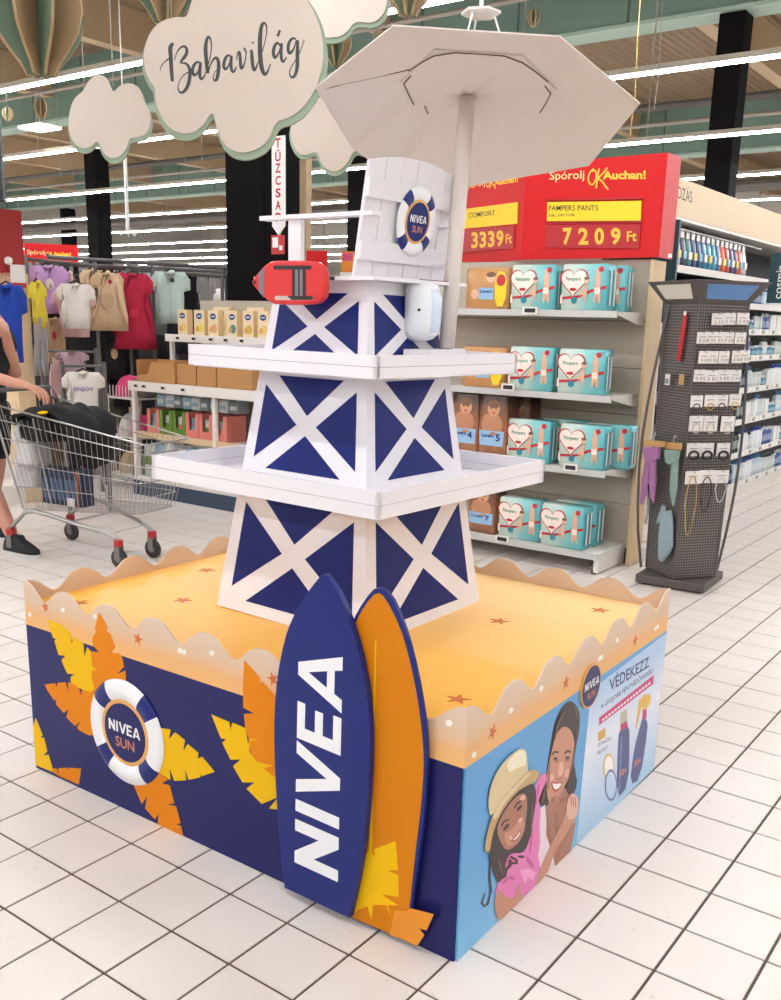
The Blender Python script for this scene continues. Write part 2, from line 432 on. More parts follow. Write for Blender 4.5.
MB().prism([(a[0]+wx*.65, b[1]+wz*.2), (a[0]+wx*.9, b[1]+wz*.2), (a[0]+wx*.9, b[1]+wz*.45), (a[0]+wx*.65, b[1]+wz*.45)], .011, .012, cf).build('white_symbol', WHITE, t, off=cf(0, 0, 0))
# beige upright beside the column
p = at_y(305.5, 240, 5.6)
o = MB().box(p.x-.04, p.x+.04, 5.56, 5.64, 0, 4.6).build('upright_post', BEIGE); tag(o, 'slim beige upright post beside the black column', 'post')
# ================================================================== THE BEACH DISPLAY STAND
NAVY = M('navy_print', (32, 35, 92), .28, spec=.2, noise=.04, nscale=3)
NAVY2 = M('navy_board', (30, 42, 110), .30, spec=.25)
DKBLUE = M('deep_blue_panel', (14, 30, 104), .5, spec=.25)
ORANGE = M('orange_print', (219, 129, 8), .55, spec=.2)
YELLOW = M('yellow_print', (230, 182, 4), .55, spec=.2)
GOLD = M('gold_ring', (222, 165, 92), .45)
CARDW = M('white_board', (232, 228, 232), .5, noise=.02, nscale=30)
CARDE = M('board_edge', (205, 196, 188), .7)
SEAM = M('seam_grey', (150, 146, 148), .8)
BUOYW = M('buoy_white', (236, 236, 238), .45)
STAR = M('starfish_print', (205, 108, 48), .6)
PEB = M('pebble_print', (240, 234, 226), .6)
SUNC = M('sun_lettering', (205, 130, 95), .5)
SANDW = ramp_mat('wave_band_print', 2, [(.50, (233, 178, 108)), (.545, (226, 172, 116)), (.59, (214, 184, 154)), (.65, (214, 192, 172))], .55, noise=.015, nscale=9)
SANDT = ramp_mat('sand_print', 1, [(0.0, (248, 182, 66)), (.5, (250, 190, 88)), (1.28, (246, 206, 140))], .40, noise=.12, nscale=2.2)

PU, PV, PTH = 1.64, 1.28, math.radians(.8)
PO = Vector((-.222, .108, 0))
EU = Vector((math.cos(PTH), math.sin(PTH), 0)); EV = Vector((-math.sin(PTH), math.cos(PTH), 0))
WF = Fr(PO, EU, (0, 0, 1)); LF = Fr((0, 0, 0), (1, 0, 0), (0, 0, 1))
WR = Fr(PO+EU*PU, EV, (0, 0, 1)); LR = Fr((PU, 0, 0), (0, 1, 0), (0, 0, 1))
pod = thing('beach_display_stand', 'low sand-topped beach display stand with navy palm-leaf sides and wavy rim', 'display stand', PO, PTH)
def fpx(pts, c=0.0): return [WF.pix(x, y, c) for x, y in pts]
def rpx(pts, c=0.0): return [WR.pix(x, y, c) for x, y in pts]
T = .006
ins = .0
MB().box(T, PU-T, 0, T, 0, .5).build('front_panel', NAVY, pod)
MB().box(T, PU-T, PV-T, PV, 0, .5).build('back_panel', NAVY, pod)
MB().box(0, T, 0, PV, 0, .5).build('side_panel', NAVY, pod)
# right side panel carries the poster
def wave(L, n):
    pts = [(0, .5), (L, .5)]
    for k in range(n*14, -1, -1):
        a = L*k/(n*14); ph = 2*math.pi*n*a/L
        pts.append((a, .622+.026*math.cos(ph)-.004*math.cos(2*ph)))
    return pts
MB().prism(wave(PU, 8), -T, 0, LF).build('wave_board', SANDW, pod)
MB().prism(wave(PU, 8), -PV, -PV+T, LF).build('wave_board', SANDW, pod)
MB().prism([(a+0, b) for a, b in wave(PV-2*T, 6)], -T, 0, Fr((PU, T, 0), (0, 1, 0), (0, 0, 1))).build('wave_board', SANDW, pod)
MB().prism(wave(PV-2*T, 6), -T, 0, Fr((T, T, 0), (0, 1, 0), (0, 0, 1))).build('wave_board', SANDW, pod)
# sand-coloured top in two sheets with a fold between them
MB().box(T, PU-T, T, .74, .560, .573).build('sand_sheet', SANDT, pod)
MB().box(T, PU-T, .7415, PV-T, .560, .573).build('sand_sheet', SANDT, pod)
MB().box(.02, PU-.02, .02, PV-.02, 0.5, .56).build('inner_frame', CARDE, pod)

def star(cx, cy, r, a0, sx=1.0):
    o = []
    for k in range(10):
        a = a0+math.pi*k/5; q = r if k % 2 == 0 else r*.38
        o.append((cx+q*math.cos(a)*sx, cy+q*math.sin(a)))
    return o
for k, (x, y) in enumerate([(79, 602.5), (183, 600), (207, 570), (499, 621), (600, 610), (458, 699)]):
    p = at_z(x, y, .574)-PO; u, v = p.dot(EU), p.dot(EV)
    MB().prism(star(u, v, .034, .4+k*1.3), .5733, .5743).build('starfish_print', STAR, pod)
for x, y in [(45.5, 607), (138, 639), (273, 679)]:
    u, z = WF.pix(x, y); MB().prism(star(u, z, .021, 1.6+x), .0003, .0010, LF).build('starfish_print', STAR, pod)
cr = crop(450, 580, 2.633)
for x, y in cr([(112, 400), (305, 270), (487, 160)]):
    u, z = WR.pix(x, y); MB().prism(star(u, z, .021, 1.2+x), .0003, .0010, LR).build('starfish_print', STAR, pod)
for x, y in [(30, 614.5), (63, 610), (95, 616.5), (180, 650.5), (184, 652), (212, 653), (449, 723)]:
    u, z = WF.pix(x, y); MB().prism(circle(u, z, .0095, .0075, 14, tilt=.4), .0003, .0010, LF).build('pebble_print', PEB, pod)
for x, y in cr([(63, 460), (160, 343), (240, 285), (393, 207), (399, 203), (440, 158), (540, 128), (546, 123)]):
    u, z = WR.pix(x, y); MB().prism(circle(u, z, .0105, .0075, 14, tilt=-.2), .0003, .0010, LR).build('pebble_print', PEB, pod)

# palm leaves printed and cut on the front
c3 = crop(20, 600, 7.81); c4 = crop(20, 690, 7.81); c5 = crop(80, 670, 5.557); c6 = crop(200, 640, 5.556)
leaves = [
 (YELLOW, 2, c3([(218, 150), (330, 200), (395, 255), (408, 345), (420, 285), (498, 340), (505, 440), (527, 370), (556, 400), (566, 520), (610, 552), (562, 548), (560, 600), (585, 690), (560, 720), (470, 690), (400, 640), (398, 600), (430, 578), (372, 575), (325, 470), (358, 435), (305, 430), (272, 320), (284, 302), (262, 295), (240, 235)])),
 (ORANGE, 1, c3([(620, 95), (660, 165), (688, 215), (672, 242), (705, 262), (745, 370), (708, 412), (775, 415), (800, 450), (815, 520), (760, 577), (825, 550), (830, 640), (760, 720), (650, 760), (585, 740), (556, 640), (556, 400), (620, 408), (570, 350), (568, 290), (600, 245), (585, 225)])),
 (ORANGE, 1, [(45, 684.5), (55.5, 683), (57, 687.5), (58, 682.8), (66, 682), (69, 692.5), (68.3, 682.2), (78, 684), (81.5, 696), (82.5, 687), (94, 692), (96, 735), (89, 735.3), (80, 730.5), (77.2, 728), (80.8, 721), (75.2, 726), (66.5, 717), (69, 708.6), (64, 713), (56.2, 704), (57, 699), (54.5, 700.5), (47.5, 690)]),
 (YELLOW, 1, c4([(125, 218), (180, 355), (158, 368), (190, 372), (215, 480), (183, 510), (225, 505), (258, 620), (258, 640), (118, 582), (92, 280)])),
 (ORANGE, 2, c4([(255, 612), (290, 612), (312, 675), (302, 610), (370, 606), (378, 635), (382, 606), (480, 612), (462, 738), (425, 722), (255, 640)])),
 (YELLOW, 2, c5([(440, 320), (505, 330), (495, 385), (530, 345), (585, 390), (575, 450), (600, 410), (660, 460), (655, 492), (680, 480), (750, 565), (675, 590), (665, 565), (670, 595), (605, 610), (585, 545), (592, 612), (525, 615), (500, 545), (505, 612), (430, 560)])),
 (ORANGE, 1, c5([(430, 560), (490, 608), (455, 630), (500, 640), (525, 740), (488, 746), (535, 757), (560, 850), (533, 857), (562, 866), (575, 938), (505, 906), (505, 888), (492, 898), (434, 868), (438, 795), (418, 830), (363, 768), (375, 700), (345, 745), (300, 640), (330, 560)])),
 (ORANGE, 1, c6([(247, 112), (335, 210), (330, 240), (347, 230), (440, 330), (440, 780), (355, 710), (310, 680), (280, 610), (270, 540), (255, 500), (245, 410), (302, 408), (242, 375), (240, 250)])),
 (YELLOW, 2, c6([(65, 413), (165, 455), (170, 500), (182, 458), (255, 490), (268, 575), (280, 548), (330, 552), (276, 560), (277, 620), (315, 675), (408, 698), (355, 712), (440, 780), (440, 870), (345, 910), (260, 825), (305, 790), (238, 790), (185, 700), (228, 662), (172, 665), (125, 570), (147, 550), (118, 545)])),
 (YELLOW, 2, c6([(385, 935), (430, 880), (440, 942)]))]
for m_, ly, px_ in leaves:
    pts = [(min(max(u, .0005), PU), max(z, .0005)) for u, z in fpx(px_)]
    MB().prism(pts, .0003*ly, .0003*ly+.0009, LF).build('palm_leaf', m_, pod)

def arc_band(mb, fr, cx, cy, r0, r1, a0, a1, c0, h, n=14, m=7):
    rings = []
    for k in range(n+1):
        a = a0+(a1-a0)*k/n; row = []
        for q in range(m+1):
            r = r0+(r1-r0)*q/m; row.append(fr(cx+r*math.cos(a), cy+r*math.sin(a), c0+h*math.sin(math.pi*q/m)**.7+.002))
        row.append(fr(cx+r1*math.cos(a), cy+r1*math.sin(a), c0)); row.insert(0, fr(cx+r0*math.cos(a), cy+r0*math.sin(a), c0))
        rings.append(row[::-1])
    return mb.loft(rings, True, True)
def lifebuoy(fr, cx, cy, R, c0, parent, off=None, bulge=.010, halfang=.23, sub=True):
    ring_o = None
    for k in range(4):
        a = math.pi/4+k*math.pi/2
        o = arc_band(MB(), fr, cx, cy, R*.6, R, a-halfang, a+halfang, c0, bulge, 5).build('navy_band', NAVY2, parent, off, smooth=False)
        o = arc_band(MB(), fr, cx, cy, R*.6, R, a+halfang, a+math.pi/2-halfang, c0, bulge, 10).build('white_band', BUOYW, parent, off, smooth=False)
    disc = MB().prism(circle(cx, cy, R*.63, None, 40), c0, c0+.006, fr).build('gold_ring', GOLD, parent, off)
    MB().prism(circle(cx, cy, R*.555, None, 40), c0+.006, c0+.0068, fr).build('blue_disc', NAVY if bulge > .008 else DKBLUE, parent, off)
    mb = MB(); letter(mb, nivea_geo(), fr, cx, cy+R*.08, w=R*.86, h=R*.21, c=c0+.0076); mb.build('lettering', BUOYW, parent, off)
    mb = MB(); letter(mb, text_geo('SUN', .012), fr, cx, cy-R*.21, h=R*.2, c=c0+.0076); mb.build('lettering', SUNC, parent, off)
u, z = WF.pix(127, 732); zt = WF.pix(116, 677)[1]; zb = WF.pix(138, 786.6)[1]
lifebuoy(LF, u, z, (zt-zb)/2, .0022, pod)

# ---- right side: the printed poster panel
SKYB = ramp_mat('poster_sky', 2, [(0.0, (122, 186, 226)), (.25, (88, 160, 212)), (.5, (84, 152, 204))], .35, noise=.05, nscale=3)
PALE = ramp_mat('poster_pale', 2, [(0.0, (150, 192, 226)), (.18, (196, 214, 234)), (.32, (226, 228, 236)), (.5, (170, 198, 226))], .35, noise=.08, nscale=3)
rp = MB().box(PU-T, PU, T, PV, 0, .5).build('side_panel', SKYB, pod); rp['label'] = 'poster panel with smiling woman and girl in sun hat'
def poster(name, mat_, px_, ly, sm=0):
    pts = smoothpoly(px_, sm) if sm else px_
    pts = [(min(max(u, .001), PV-.001), min(max(z, .001), .499)) for u, z in rpx(pts)]
    return MB().prism(pts, .0002+.00035*ly, .00045+.00035*ly, LR).build(name, mat_, rp)
cp = crop(465, 680, 4.0)
poster('pale_background', PALE, [(591, 690), (668, 632), (656, 771), (600, 824), (576, 845), (584, 760)], 0)
SK = M('printed_skin', (196, 138, 112), .4); SKD = M('printed_skin_tan', (168, 112, 90), .4); HAIR = M('printed_dark_hair', (44, 32, 30), .4)
PINK = M('printed_pink_shirt', (222, 120, 178), .4); PINKL = M('printed_pink_light', (236, 160, 204), .4); WTOP = M('printed_white_top', (230, 214, 220), .4)
HAT = M('printed_straw', (214, 194, 150), .45); HATL = M('printed_straw_pale', (238, 228, 200), .45); BRIM = M('printed_straw_brim', (190, 156, 104), .45)
DK = M('printed_dark_line', (58, 36, 34), .4); TEETH = M('printed_teeth', (246, 240, 238), .4); LIP = M('printed_lip', (176, 84, 84), .4)
SKH = M('printed_skin_light', (222, 172, 150), .4)
poster('woman_hair', HAIR, cp([(322, 400), (330, 330), (345, 230), (360, 160), (385, 110), (415, 80), (442, 95), (460, 135), (456, 210), (440, 280), (434, 340), (446, 395), (440, 445), (405, 470), (345, 500), (300, 507), (288, 480), (306, 430)]), 1, 1)
poster('chest', SKD, cp([(345, 470), (390, 425), (440, 450), (452, 500), (440, 560), (420, 640), (410, 705), (360, 760), (335, 700), (318, 600), (318, 520)]), 2, 1)
poster('white_top', WTOP, cp([(292, 520), (318, 498), (324, 560), (322, 620), (345, 680), (357, 755), (335, 785), (300, 800), (285, 740), (285, 620)]), 3)
poster('pink_shirt', PINK, cp([(322, 372), (325, 400), (306, 440), (292, 480), (300, 520), (296, 580), (298, 650), (290, 700), (302, 770), (282, 842), (232, 888), (190, 905), (140, 890), (118, 850), (135, 795), (158, 720), (178, 685), (230, 690), (252, 600), (268, 500), (280, 420), (300, 380)]), 4)
poster('pink_highlight', PINKL, cp([(215, 760), (250, 752), (282, 770), (270, 800), (250, 790), (235, 815)]), 5)
poster('woman_face', SK, cp([(396, 182), (424, 200), (436, 248), (432, 300), (426, 342), (412, 392), (392, 432), (368, 470), (345, 494), (330, 486), (324, 440), (324, 390), (330, 340), (340, 300), (354, 240), (372, 200)]), 5, 2)
poster('face_highlight', SKH, cp([(375, 330), (388, 325), (392, 365), (380, 385), (366, 382), (372, 350)]), 6, 1)
poster('face_highlight', SKH, cp([(335, 380), (352, 372), (352, 398), (338, 410)]), 6, 1)
poster('face_highlight', SKH, cp([(395, 365), (415, 352), (412, 385), (398, 395)]), 6, 1)
poster('eyebrow', DK, cp([(342, 295), (356, 282), (372, 285), (372, 292), (356, 290), (344, 303)]), 6)
poster('eyebrow', DK, cp([(394, 288), (408, 278), (422, 284), (421, 292), (408, 287), (396, 296)]), 6)
poster('eye', DK, cp([(346, 316), (358, 307), (372, 312), (360, 320)]), 6, 1)
poster('eye', DK, cp([(394, 312), (406, 303), (418, 308), (408, 317)]), 6, 1)
poster('nose_shadow', SKD, cp([(362, 388), (372, 395), (386, 388), (384, 397), (372, 402), (362, 397)]), 6)
poster('lips', LIP, cp([(340, 402), (362, 410), (388, 404), (384, 424), (368, 444), (352, 446), (342, 428)]), 6, 1)
poster('teeth', TEETH, cp([(344, 410), (362, 416), (383, 410), (378, 424), (366, 436), (354, 436)]), 7, 1)
poster('ringlet', HAIR, cp([(424, 350), (440, 380), (446, 400), (440, 440), (420, 465), (408, 450), (402, 420), (415, 390)]), 6, 1)
poster('arm', SK, cp([(412, 500), (447, 500), (440, 560), (402, 612), (357, 682), (322, 788), (276, 845), (292, 765), (328, 682), (384, 572)]), 6, 1)
poster('far_arm', SKD, cp([(428, 585), (442, 560), (428, 640), (416, 700), (365, 752), (358, 740), (372, 690), (402, 625)]), 5, 1)
poster('hand', SKH, cp([(425, 450), (446, 462), (452, 500), (442, 552), (408, 560), (402, 510), (410, 470)]), 7, 1)
for k in range(3):
    poster('finger_line', SKD, cp([(418+k*9, 462+k*3), (421+k*9, 463+k*3), (424+k*8, 500+k*4), (421+k*8, 500+k*4)]), 8)
poster('girl_hair', HAIR, cp([(92, 690), (110, 600), (150, 500), (200, 440), (252, 405), (276, 420), (282, 470), (272, 540), (262, 600), (246, 665), (226, 692), (180, 690), (160, 720), (150, 790), (130, 812), (116, 790), (104, 740), (94, 722)]), 7, 1)
poster('girl_face', SKD, cp([(128, 572), (160, 510), (204, 460), (238, 448), (246, 490), (240, 550), (235, 600), (215, 645), (186, 672), (158, 680), (136, 645), (124, 604)]), 8, 2)
poster('girl_cheek', SK, cp([(150, 610), (180, 600), (195, 580), (215, 560), (232, 560), (230, 600), (205, 645), (175, 665), (155, 650)]), 9, 2)
poster('eye', DK, cp([(146, 596), (160, 574), (176, 572), (166, 590), (150, 604)]), 10, 1)
poster('eye', DK, cp([(200, 520), (212, 500), (226, 496), (218, 514), (204, 526)]), 10, 1)
poster('lips', LIP, cp([(176, 642), (200, 622), (216, 590), (218, 612), (206, 636), (186, 652)]), 10, 1)
poster('teeth', TEETH, cp([(182, 640), (202, 624), (214, 600), (212, 618), (200, 634)]), 11, 1)
poster('curl', DK, cp([(178, 700), (205, 715), (206, 735), (180, 735), (178, 728), (198, 726), (196, 718), (175, 710)]), 10)
poster('curl', DK, cp([(150, 740), (165, 760), (160, 785), (135, 800), (130, 790), (150, 778), (154, 762), (142, 748)]), 10)
poster('loose_strand', DK, cp([(95, 720), (102, 730), (100, 790), (106, 850), (100, 848), (92, 800)]), 5)
poster('loose_strand', DK, cp([(100, 840), (104, 842), (92, 895), (72, 908), (62, 890), (78, 850), (80, 853), (68, 888), (74, 902), (88, 890)]), 5)
HL = M('printed_hair_light', (96, 72, 62), .4); SKS = M('printed_skin_shade', (150, 98, 80), .4); PINKD = M('printed_pink_fold', (196, 88, 150), .4)
for pts in ([(352, 230), (364, 175), (388, 128), (394, 130), (372, 180), (358, 235)], [(425, 100), (442, 112), (450, 150), (444, 152), (436, 120)], [(448, 180), (444, 240), (438, 270), (434, 262), (440, 220)], [(436, 350), (442, 385), (436, 392), (430, 362)], [(312, 430), (322, 410), (318, 460), (306, 490), (300, 486)]):
    poster('hair_light', HL, cp(pts), 7)
for pts in ([(332, 345), (340, 310), (336, 380), (332, 440), (326, 430)], [(428, 300), (434, 260), (430, 330), (414, 385), (410, 380), (420, 340)], [(345, 470), (365, 460), (350, 490), (338, 488)], [(348, 322), (360, 318), (372, 320), (368, 328), (352, 328)], [(396, 318), (408, 313), (418, 316), (414, 323), (398, 324)]):
    poster('face_shade', SKS, cp(pts), 6)
for pts in ([(322, 520), (332, 540), (340, 620), (350, 680), (342, 690), (330, 620)], [(385, 470), (420, 462), (400, 480), (372, 500)], [(360, 520), (372, 560), (366, 640), (358, 600)]):
    poster('skin_fold', SKS, cp(pts), 3)
for pts in ([(262, 560), (270, 600), (262, 680), (254, 700), (258, 630)], [(285, 430), (296, 410), (290, 470), (282, 500)], [(240, 700), (262, 720), (275, 752), (262, 748), (244, 722)], [(150, 800), (175, 780), (200, 790), (190, 800), (170, 795), (152, 815)]):
    poster('shirt_fold', PINKD, cp(pts), 5)
for pts in ([(212, 470), (232, 455), (238, 470), (220, 485)], [(205, 560), (222, 545), (228, 556), (212, 572)], [(168, 628), (182, 620), (186, 632), (174, 640)]):
    poster('face_highlight', SKH, cp(pts), 10, 1)
for pts in ([(205, 700), (232, 700), (232, 712), (206, 708)], [(168, 712), (186, 722), (180, 745), (160, 760), (156, 752), (172, 738)], [(128, 700), (140, 740), (150, 780), (142, 782), (128, 742)], [(262, 470), (270, 520), (262, 600), (256, 640), (254, 600), (260, 530)]):
    poster('curl', HL if pts[0][0] in (128, 262) else DK, cp(pts), 10, 1)
poster('eyebrow', DK, cp([(138, 580), (150, 560), (172, 552), (172, 558), (152, 567), (142, 585)]), 10)
poster('eyebrow', DK, cp([(190, 508), (202, 488), (222, 478), (222, 484), (205, 495), (194, 513)]), 10)
poster('hat_crown', HAT, cp([(98, 545), (90, 520), (86, 480), (100, 410), (130, 350), (165, 310), (200, 280), (226, 270), (241, 286), (246, 350), (244, 375), (184, 432), (134, 492)]), 11, 1)
poster('hat_crown_light', HATL, cp([(160, 330), (195, 290), (224, 276), (236, 292), (240, 340), (200, 350), (170, 372)]), 12, 1)
poster('hat_brim', BRIM, cp([(72, 684), (76, 640), (100, 545), (140, 474), (190, 422), (242, 362), (276, 355), (293, 370), (284, 402), (240, 420), (200, 446), (152, 506), (122, 562), (102, 622), (92, 690)]), 12, 1)
poster('hat_band', HAT, cp([(100, 545), (140, 474), (190, 422), (242, 368), (262, 368), (205, 428), (152, 488), (115, 560)]), 13, 1)
poster('hand', SK, cp([(138, 835), (160, 868), (196, 875), (208, 815), (218, 822), (222, 862), (232, 886), (170, 940), (130, 972), (114, 900), (118, 862)]), 6, 1)
# right half of the poster: lettering and bottles
c7 = crop(570, 630, 5.0)
INKB = M('poster_navy_ink', (52, 62, 110), .45); MAG = M('poster_magenta', (196, 62, 120), .45); GREYI = M('poster_grey_ink', (90, 98, 128), .45)
BOTT = M('poster_bottle_blue', (66, 76, 128), .4); BOTL = M('poster_bottle_light', (104, 112, 158), .4); TRIG = M('poster_trigger_yellow', (226, 180, 70), .4)
def quad_text(geo, mat_, q, ly, name='lettering'):
    """lettering stretched over a quad given in photo pixels (bl, br, tr, tl)"""
    q = [Vector(p) for p in rpx(c7(q))]
    vs, fs = geo; x0, x1 = min(v[0] for v in vs), max(v[0] for v in vs); y0, y1 = min(v[1] for v in vs), max(v[1] for v in vs)
    P = []
    for a, b in vs:
        s_, t_ = (a-x0)/(x1-x0), (b-y0)/(y1-y0)
        p = (q[0]*(1-s_)+q[1]*s_)*(1-t_)+(q[3]*(1-s_)+q[2]*s_)*t_
        P.append(LR(p.x, p.y, .0004+.00035*ly))
    return MB().add(P, fs).build(name, mat_, rp)
quad_text(text_geo('VÉDEKEZZ', .018), INKB, [(197, 308), (395, 183), (395, 118), (195, 232)], 1)
quad_text(text_geo('A LEGJOBB FÉNYVÉDŐINKKEL!', .012), INKB, [(152, 402), (416, 218), (416, 178), (152, 366)], 1)
poster('magenta_strip', MAG, c7([(145, 438), (418, 224), (416, 268), (145, 476)]), 1)
for k in range(16):
    a = k/16.0; x = 160+a*245; y = 452-a*192
    poster('fine_print', TEETH, c7([(x, y-6), (x+10, y-14), (x+10, y-4), (x, y+4)]), 2)
poster('gold_swatch', M('poster_gold', (206, 162, 60), .4), c7([(140, 512), (176, 488), (176, 532), (140, 558)]), 1)
quad_text(text_geo('CITRACELL', .01), GREYI, [(136, 590), (206, 545), (206, 526), (136, 570)], 1)
quad_text(text_geo('PROTECT', .01), GREYI, [(136, 628), (188, 596), (188, 576), (136, 606)], 1)
poster('bottle', BOTT, c7([(240, 530), (250, 500), (288, 478), (298, 512), (292, 775), (230, 850)]), 1, 1)
poster('bottle_neck', MAG, c7([(252, 470), (284, 452), (288, 485), (250, 506)]), 2)
poster('bottle_cap', M('poster_cap', (190, 186, 170), .4), c7([(250, 416), (282, 392), (285, 456), (250, 478)]), 2)
poster('bottle_shine', BOTL, c7([(250, 540), (262, 530), (250, 800), (238, 812)]), 2)
poster('bottle', BOTT, c7([(352, 470), (362, 440), (382, 445), (389, 490), (350, 745), (298, 775), (318, 600)]), 1, 1)
poster('bottle_neck', MAG, c7([(362, 398), (382, 392), (382, 440), (360, 446)]), 2)
poster('spray_trigger', TRIG, c7([(336, 412), (344, 350), (372, 322), (394, 318), (402, 338), (396, 372), (372, 402), (356, 385), (350, 410), (330, 490), (326, 492)]), 3)
for x, y in ((262, 710), (335, 660)):
    mb = quad_text(text_geo('50+', .03), M('poster_spf_ink', (205, 130, 95), .4), [(x-17, y+26), (x+19, y+4), (x+19, y-28), (x-17, y-6)], 3)
poster('tin', TRIG, circle(608.5, 767, 5.6, 13.5, 24), 1); poster('tin_face', TEETH, circle(608.5, 767, 4.5, 11.5, 24), 2)
poster('tin', BOTL, circle(610.5, 785, 6.2, 16, 24), 3); poster('tin_face', PALE, circle(610.5, 785, 5.0, 13.5, 24), 4)
# round badge straddling the wavy rim
u, z = WR.pix(589.5, 685.5); rr = (WR.pix(589.5, 665)[1]-WR.pix(589.5, 706)[1])/2
MB().prism(circle(u, z, rr), .0005, .006, LR).build('badge_ring', GOLD, pod)
bd = MB().prism(circle(u, z, rr*.92), .006, .0068, LR).build('badge_disc', NAVY, pod)
mb = MB(); letter(mb, nivea_geo(), LR, u, z+rr*.12, w=rr*1.5, h=rr*.36, c=.0076); mb.build('lettering', BUOYW, bd)
mb = MB(); letter(mb, text_geo('SUN', .012), LR, u, z-rr*.38, h=rr*.32, c=.0076); mb.build('lettering', SUNC, bd)

# ---- two surfboards leaning on the front
def board_thing(name, label, px_, c0, c1, mats, sm=1):
    pts = [(u, max(z, 0)) for u, z in fpx(smoothpoly(px_, sm, False), c1)]
    u0 = sum(p[0] for p in pts)/len(pts)
    base = WF(u0, 0, c0); t = thing(name, label, 'surfboard', base, PTH)
    lf = Fr((-u0, c0, 0), (1, 0, 0), (0, 0, 1))
    MB().prism(pts, c0, c1, lf).build('board', mats, t, bevel=.0015)
    return t, lf, pts
s1, s1f, _ = board_thing('surfboard', 'navy cut-out surfboard with large white upright lettering', [(284.6, 888), (281.3, 864), (279, 838), (276, 794), (274, 753), (274, 712), (277, 676), (284, 640), (292, 618), (303, 598), (316, 581), (323, 573.5), (328, 578), (340, 596), (354, 632), (364.8, 676), (370, 720), (370, 762), (367.3, 812), (363, 853), (356.4, 888), (349.5, 918.5)], .026, .044, NAVY2)
# letters run up the board: text x -> up, text y -> left
q = [WF.pix(x, y, .044) for x, y in ((338, 882), (343, 657), (299, 640), (294.5, 862))]
vs, fs = nivea_geo(); x1 = max(v[0] for v in vs)
P = []
for a, b in vs:
    s_, t_ = a/x1, b
    pa = [q[0][i]*(1-s_)+q[1][i]*s_ for i in (0, 1)]; pb = [q[3][i]*(1-s_)+q[2][i]*s_ for i in (0, 1)]
    P.append(s1f(pa[0]*(1-t_)+pb[0]*t_, pa[1]*(1-t_)+pb[1]*t_, .0447))
MB().add(P, fs).build('lettering', BUOYW, s1)
s2, s2f, _ = board_thing('surfboard', 'orange cut-out surfboard with navy rim and yellow leaf behind the navy one', [(350, 918), (351, 880), (350, 800), (349, 700), (350, 640), (352, 621), (364, 600), (376.8, 585.5), (390, 594), (402, 620), (412, 652), (421.2, 696), (426, 732), (427.2, 768), (424.8, 808), (420, 848), (412, 904), (408, 942)], .010, .022, NAVY2)
def on2(name, mat_, px_, ly, sm=0):
    pts = fpx(smoothpoly(px_, sm, False) if sm else px_, .022)
    MB().prism([(u, max(z, .0005)) for u, z in pts], .0222+.0004*ly, .0226+.0004*ly, s2f).build(name, mat_, s2)
ORB = M('surf_orange', (204, 122, 4), .5, spec=.2)
on2('orange_face', ORB, [(351, 917), (352, 880), (351, 800), (350, 700), (352, 640), (354, 626), (365, 605), (377, 591.5), (385, 597), (400, 626), (410, 660), (418, 700), (423, 740), (424, 768), (421, 808), (416, 848), (410, 904), (406, 940)], 0, 1)
on2('stringer', YELLOW, [(375.4, 640), (376.6, 640), (371.8, 852), (369.4, 852)], 1)
c8 = crop(340, 820, 6.008)
on2('yellow_leaf', YELLOW, c8([(140, 205), (185, 190), (212, 222), (205, 175), (335, 125), (350, 300), (285, 303), (352, 330), (354, 462), (250, 445), (350, 512), (285, 510), (312, 597), (278, 510), (200, 508), (190, 600), (166, 516), (110, 540), (70, 585), (60, 560), (100, 400), (125, 280)]), 1)
on2('orange_leaf', M('leaf_orange_dark', (222, 140, 30), .5), c8([(330, 540), (400, 548), (425, 530), (565, 565), (522, 662), (475, 650), (508, 690), (465, 757), (380, 716), (300, 690)]), 1)
# ================================================================== THE LIFEGUARD TOWER
TC = Vector((.572, .775, .573)); TTH = math.radians(-.6)
half = lambda z: .303-.130*(z-.573)
tw = thing('lifeguard_tower', 'white and blue three-tier lifeguard tower with cross braces and two trays', 'display tower', TC, TTH)
lean = math.radians(.55); ax = Vector((math.cos(AZ), math.sin(AZ), 0))
tw.rotation_mode = 'QUATERNION'
tw.rotation_quaternion = (Matrix.Rotation(lean, 3, ax) @ Matrix.Rotation(TTH, 3, 'Z')).to_quaternion()
def section(z0, z1, mt, mb_):
    h0, h1 = half(z0), half(z1); a, b = z0-.573, z1-.573
    body = MB().loft([[Vector((sx*h0, sy*h0, a)) for sx, sy in ((-1, -1), (1, -1), (1, 1), (-1, 1))], [Vector((sx*h1, sy*h1, b)) for sx, sy in ((-1, -1), (1, -1), (1, 1), (-1, 1))]]).build('tower_section', CARDW, tw)
    for k in range(4):
        rot = Matrix.Rotation(k*math.pi/2, 3, 'Z')
        def P(s_, t_, out):
            hh = h0+(h1-h0)*t_; v = Vector(((s_*2-1)*hh, -hh-out, a+(b-a)*t_)); return rot @ v
        s0, s1, t0, t1 = .085, .915, mb_, 1-mt
        tm = (t0+t1)/2
        dy, dx, ex, ey = .085, .085, .115, .085
        for tri in (((s0, t0+dy), (.5-dx, tm), (s0, t1-dy)), ((s1, t0+dy), (s1, t1-dy), (.5+dx, tm)), ((s0+ex, t0), (s1-ex, t0), (.5, tm-ey)), ((s0+ex, t1), (.5, tm+ey), (s1-ex, t1))):
            A = [P(s_, t_, .0012) for s_, t_ in tri]; B = [P(s_, t_, -.001) for s_, t_ in tri]
            MB().loft([B, A]).build('blue_panel', DKBLUE, body)
    # corner seams
    return body
section(.573, .992, .10, .09)
section(.992, 1.334, .09, .10)
section(1.334, 1.577, .14, .08)
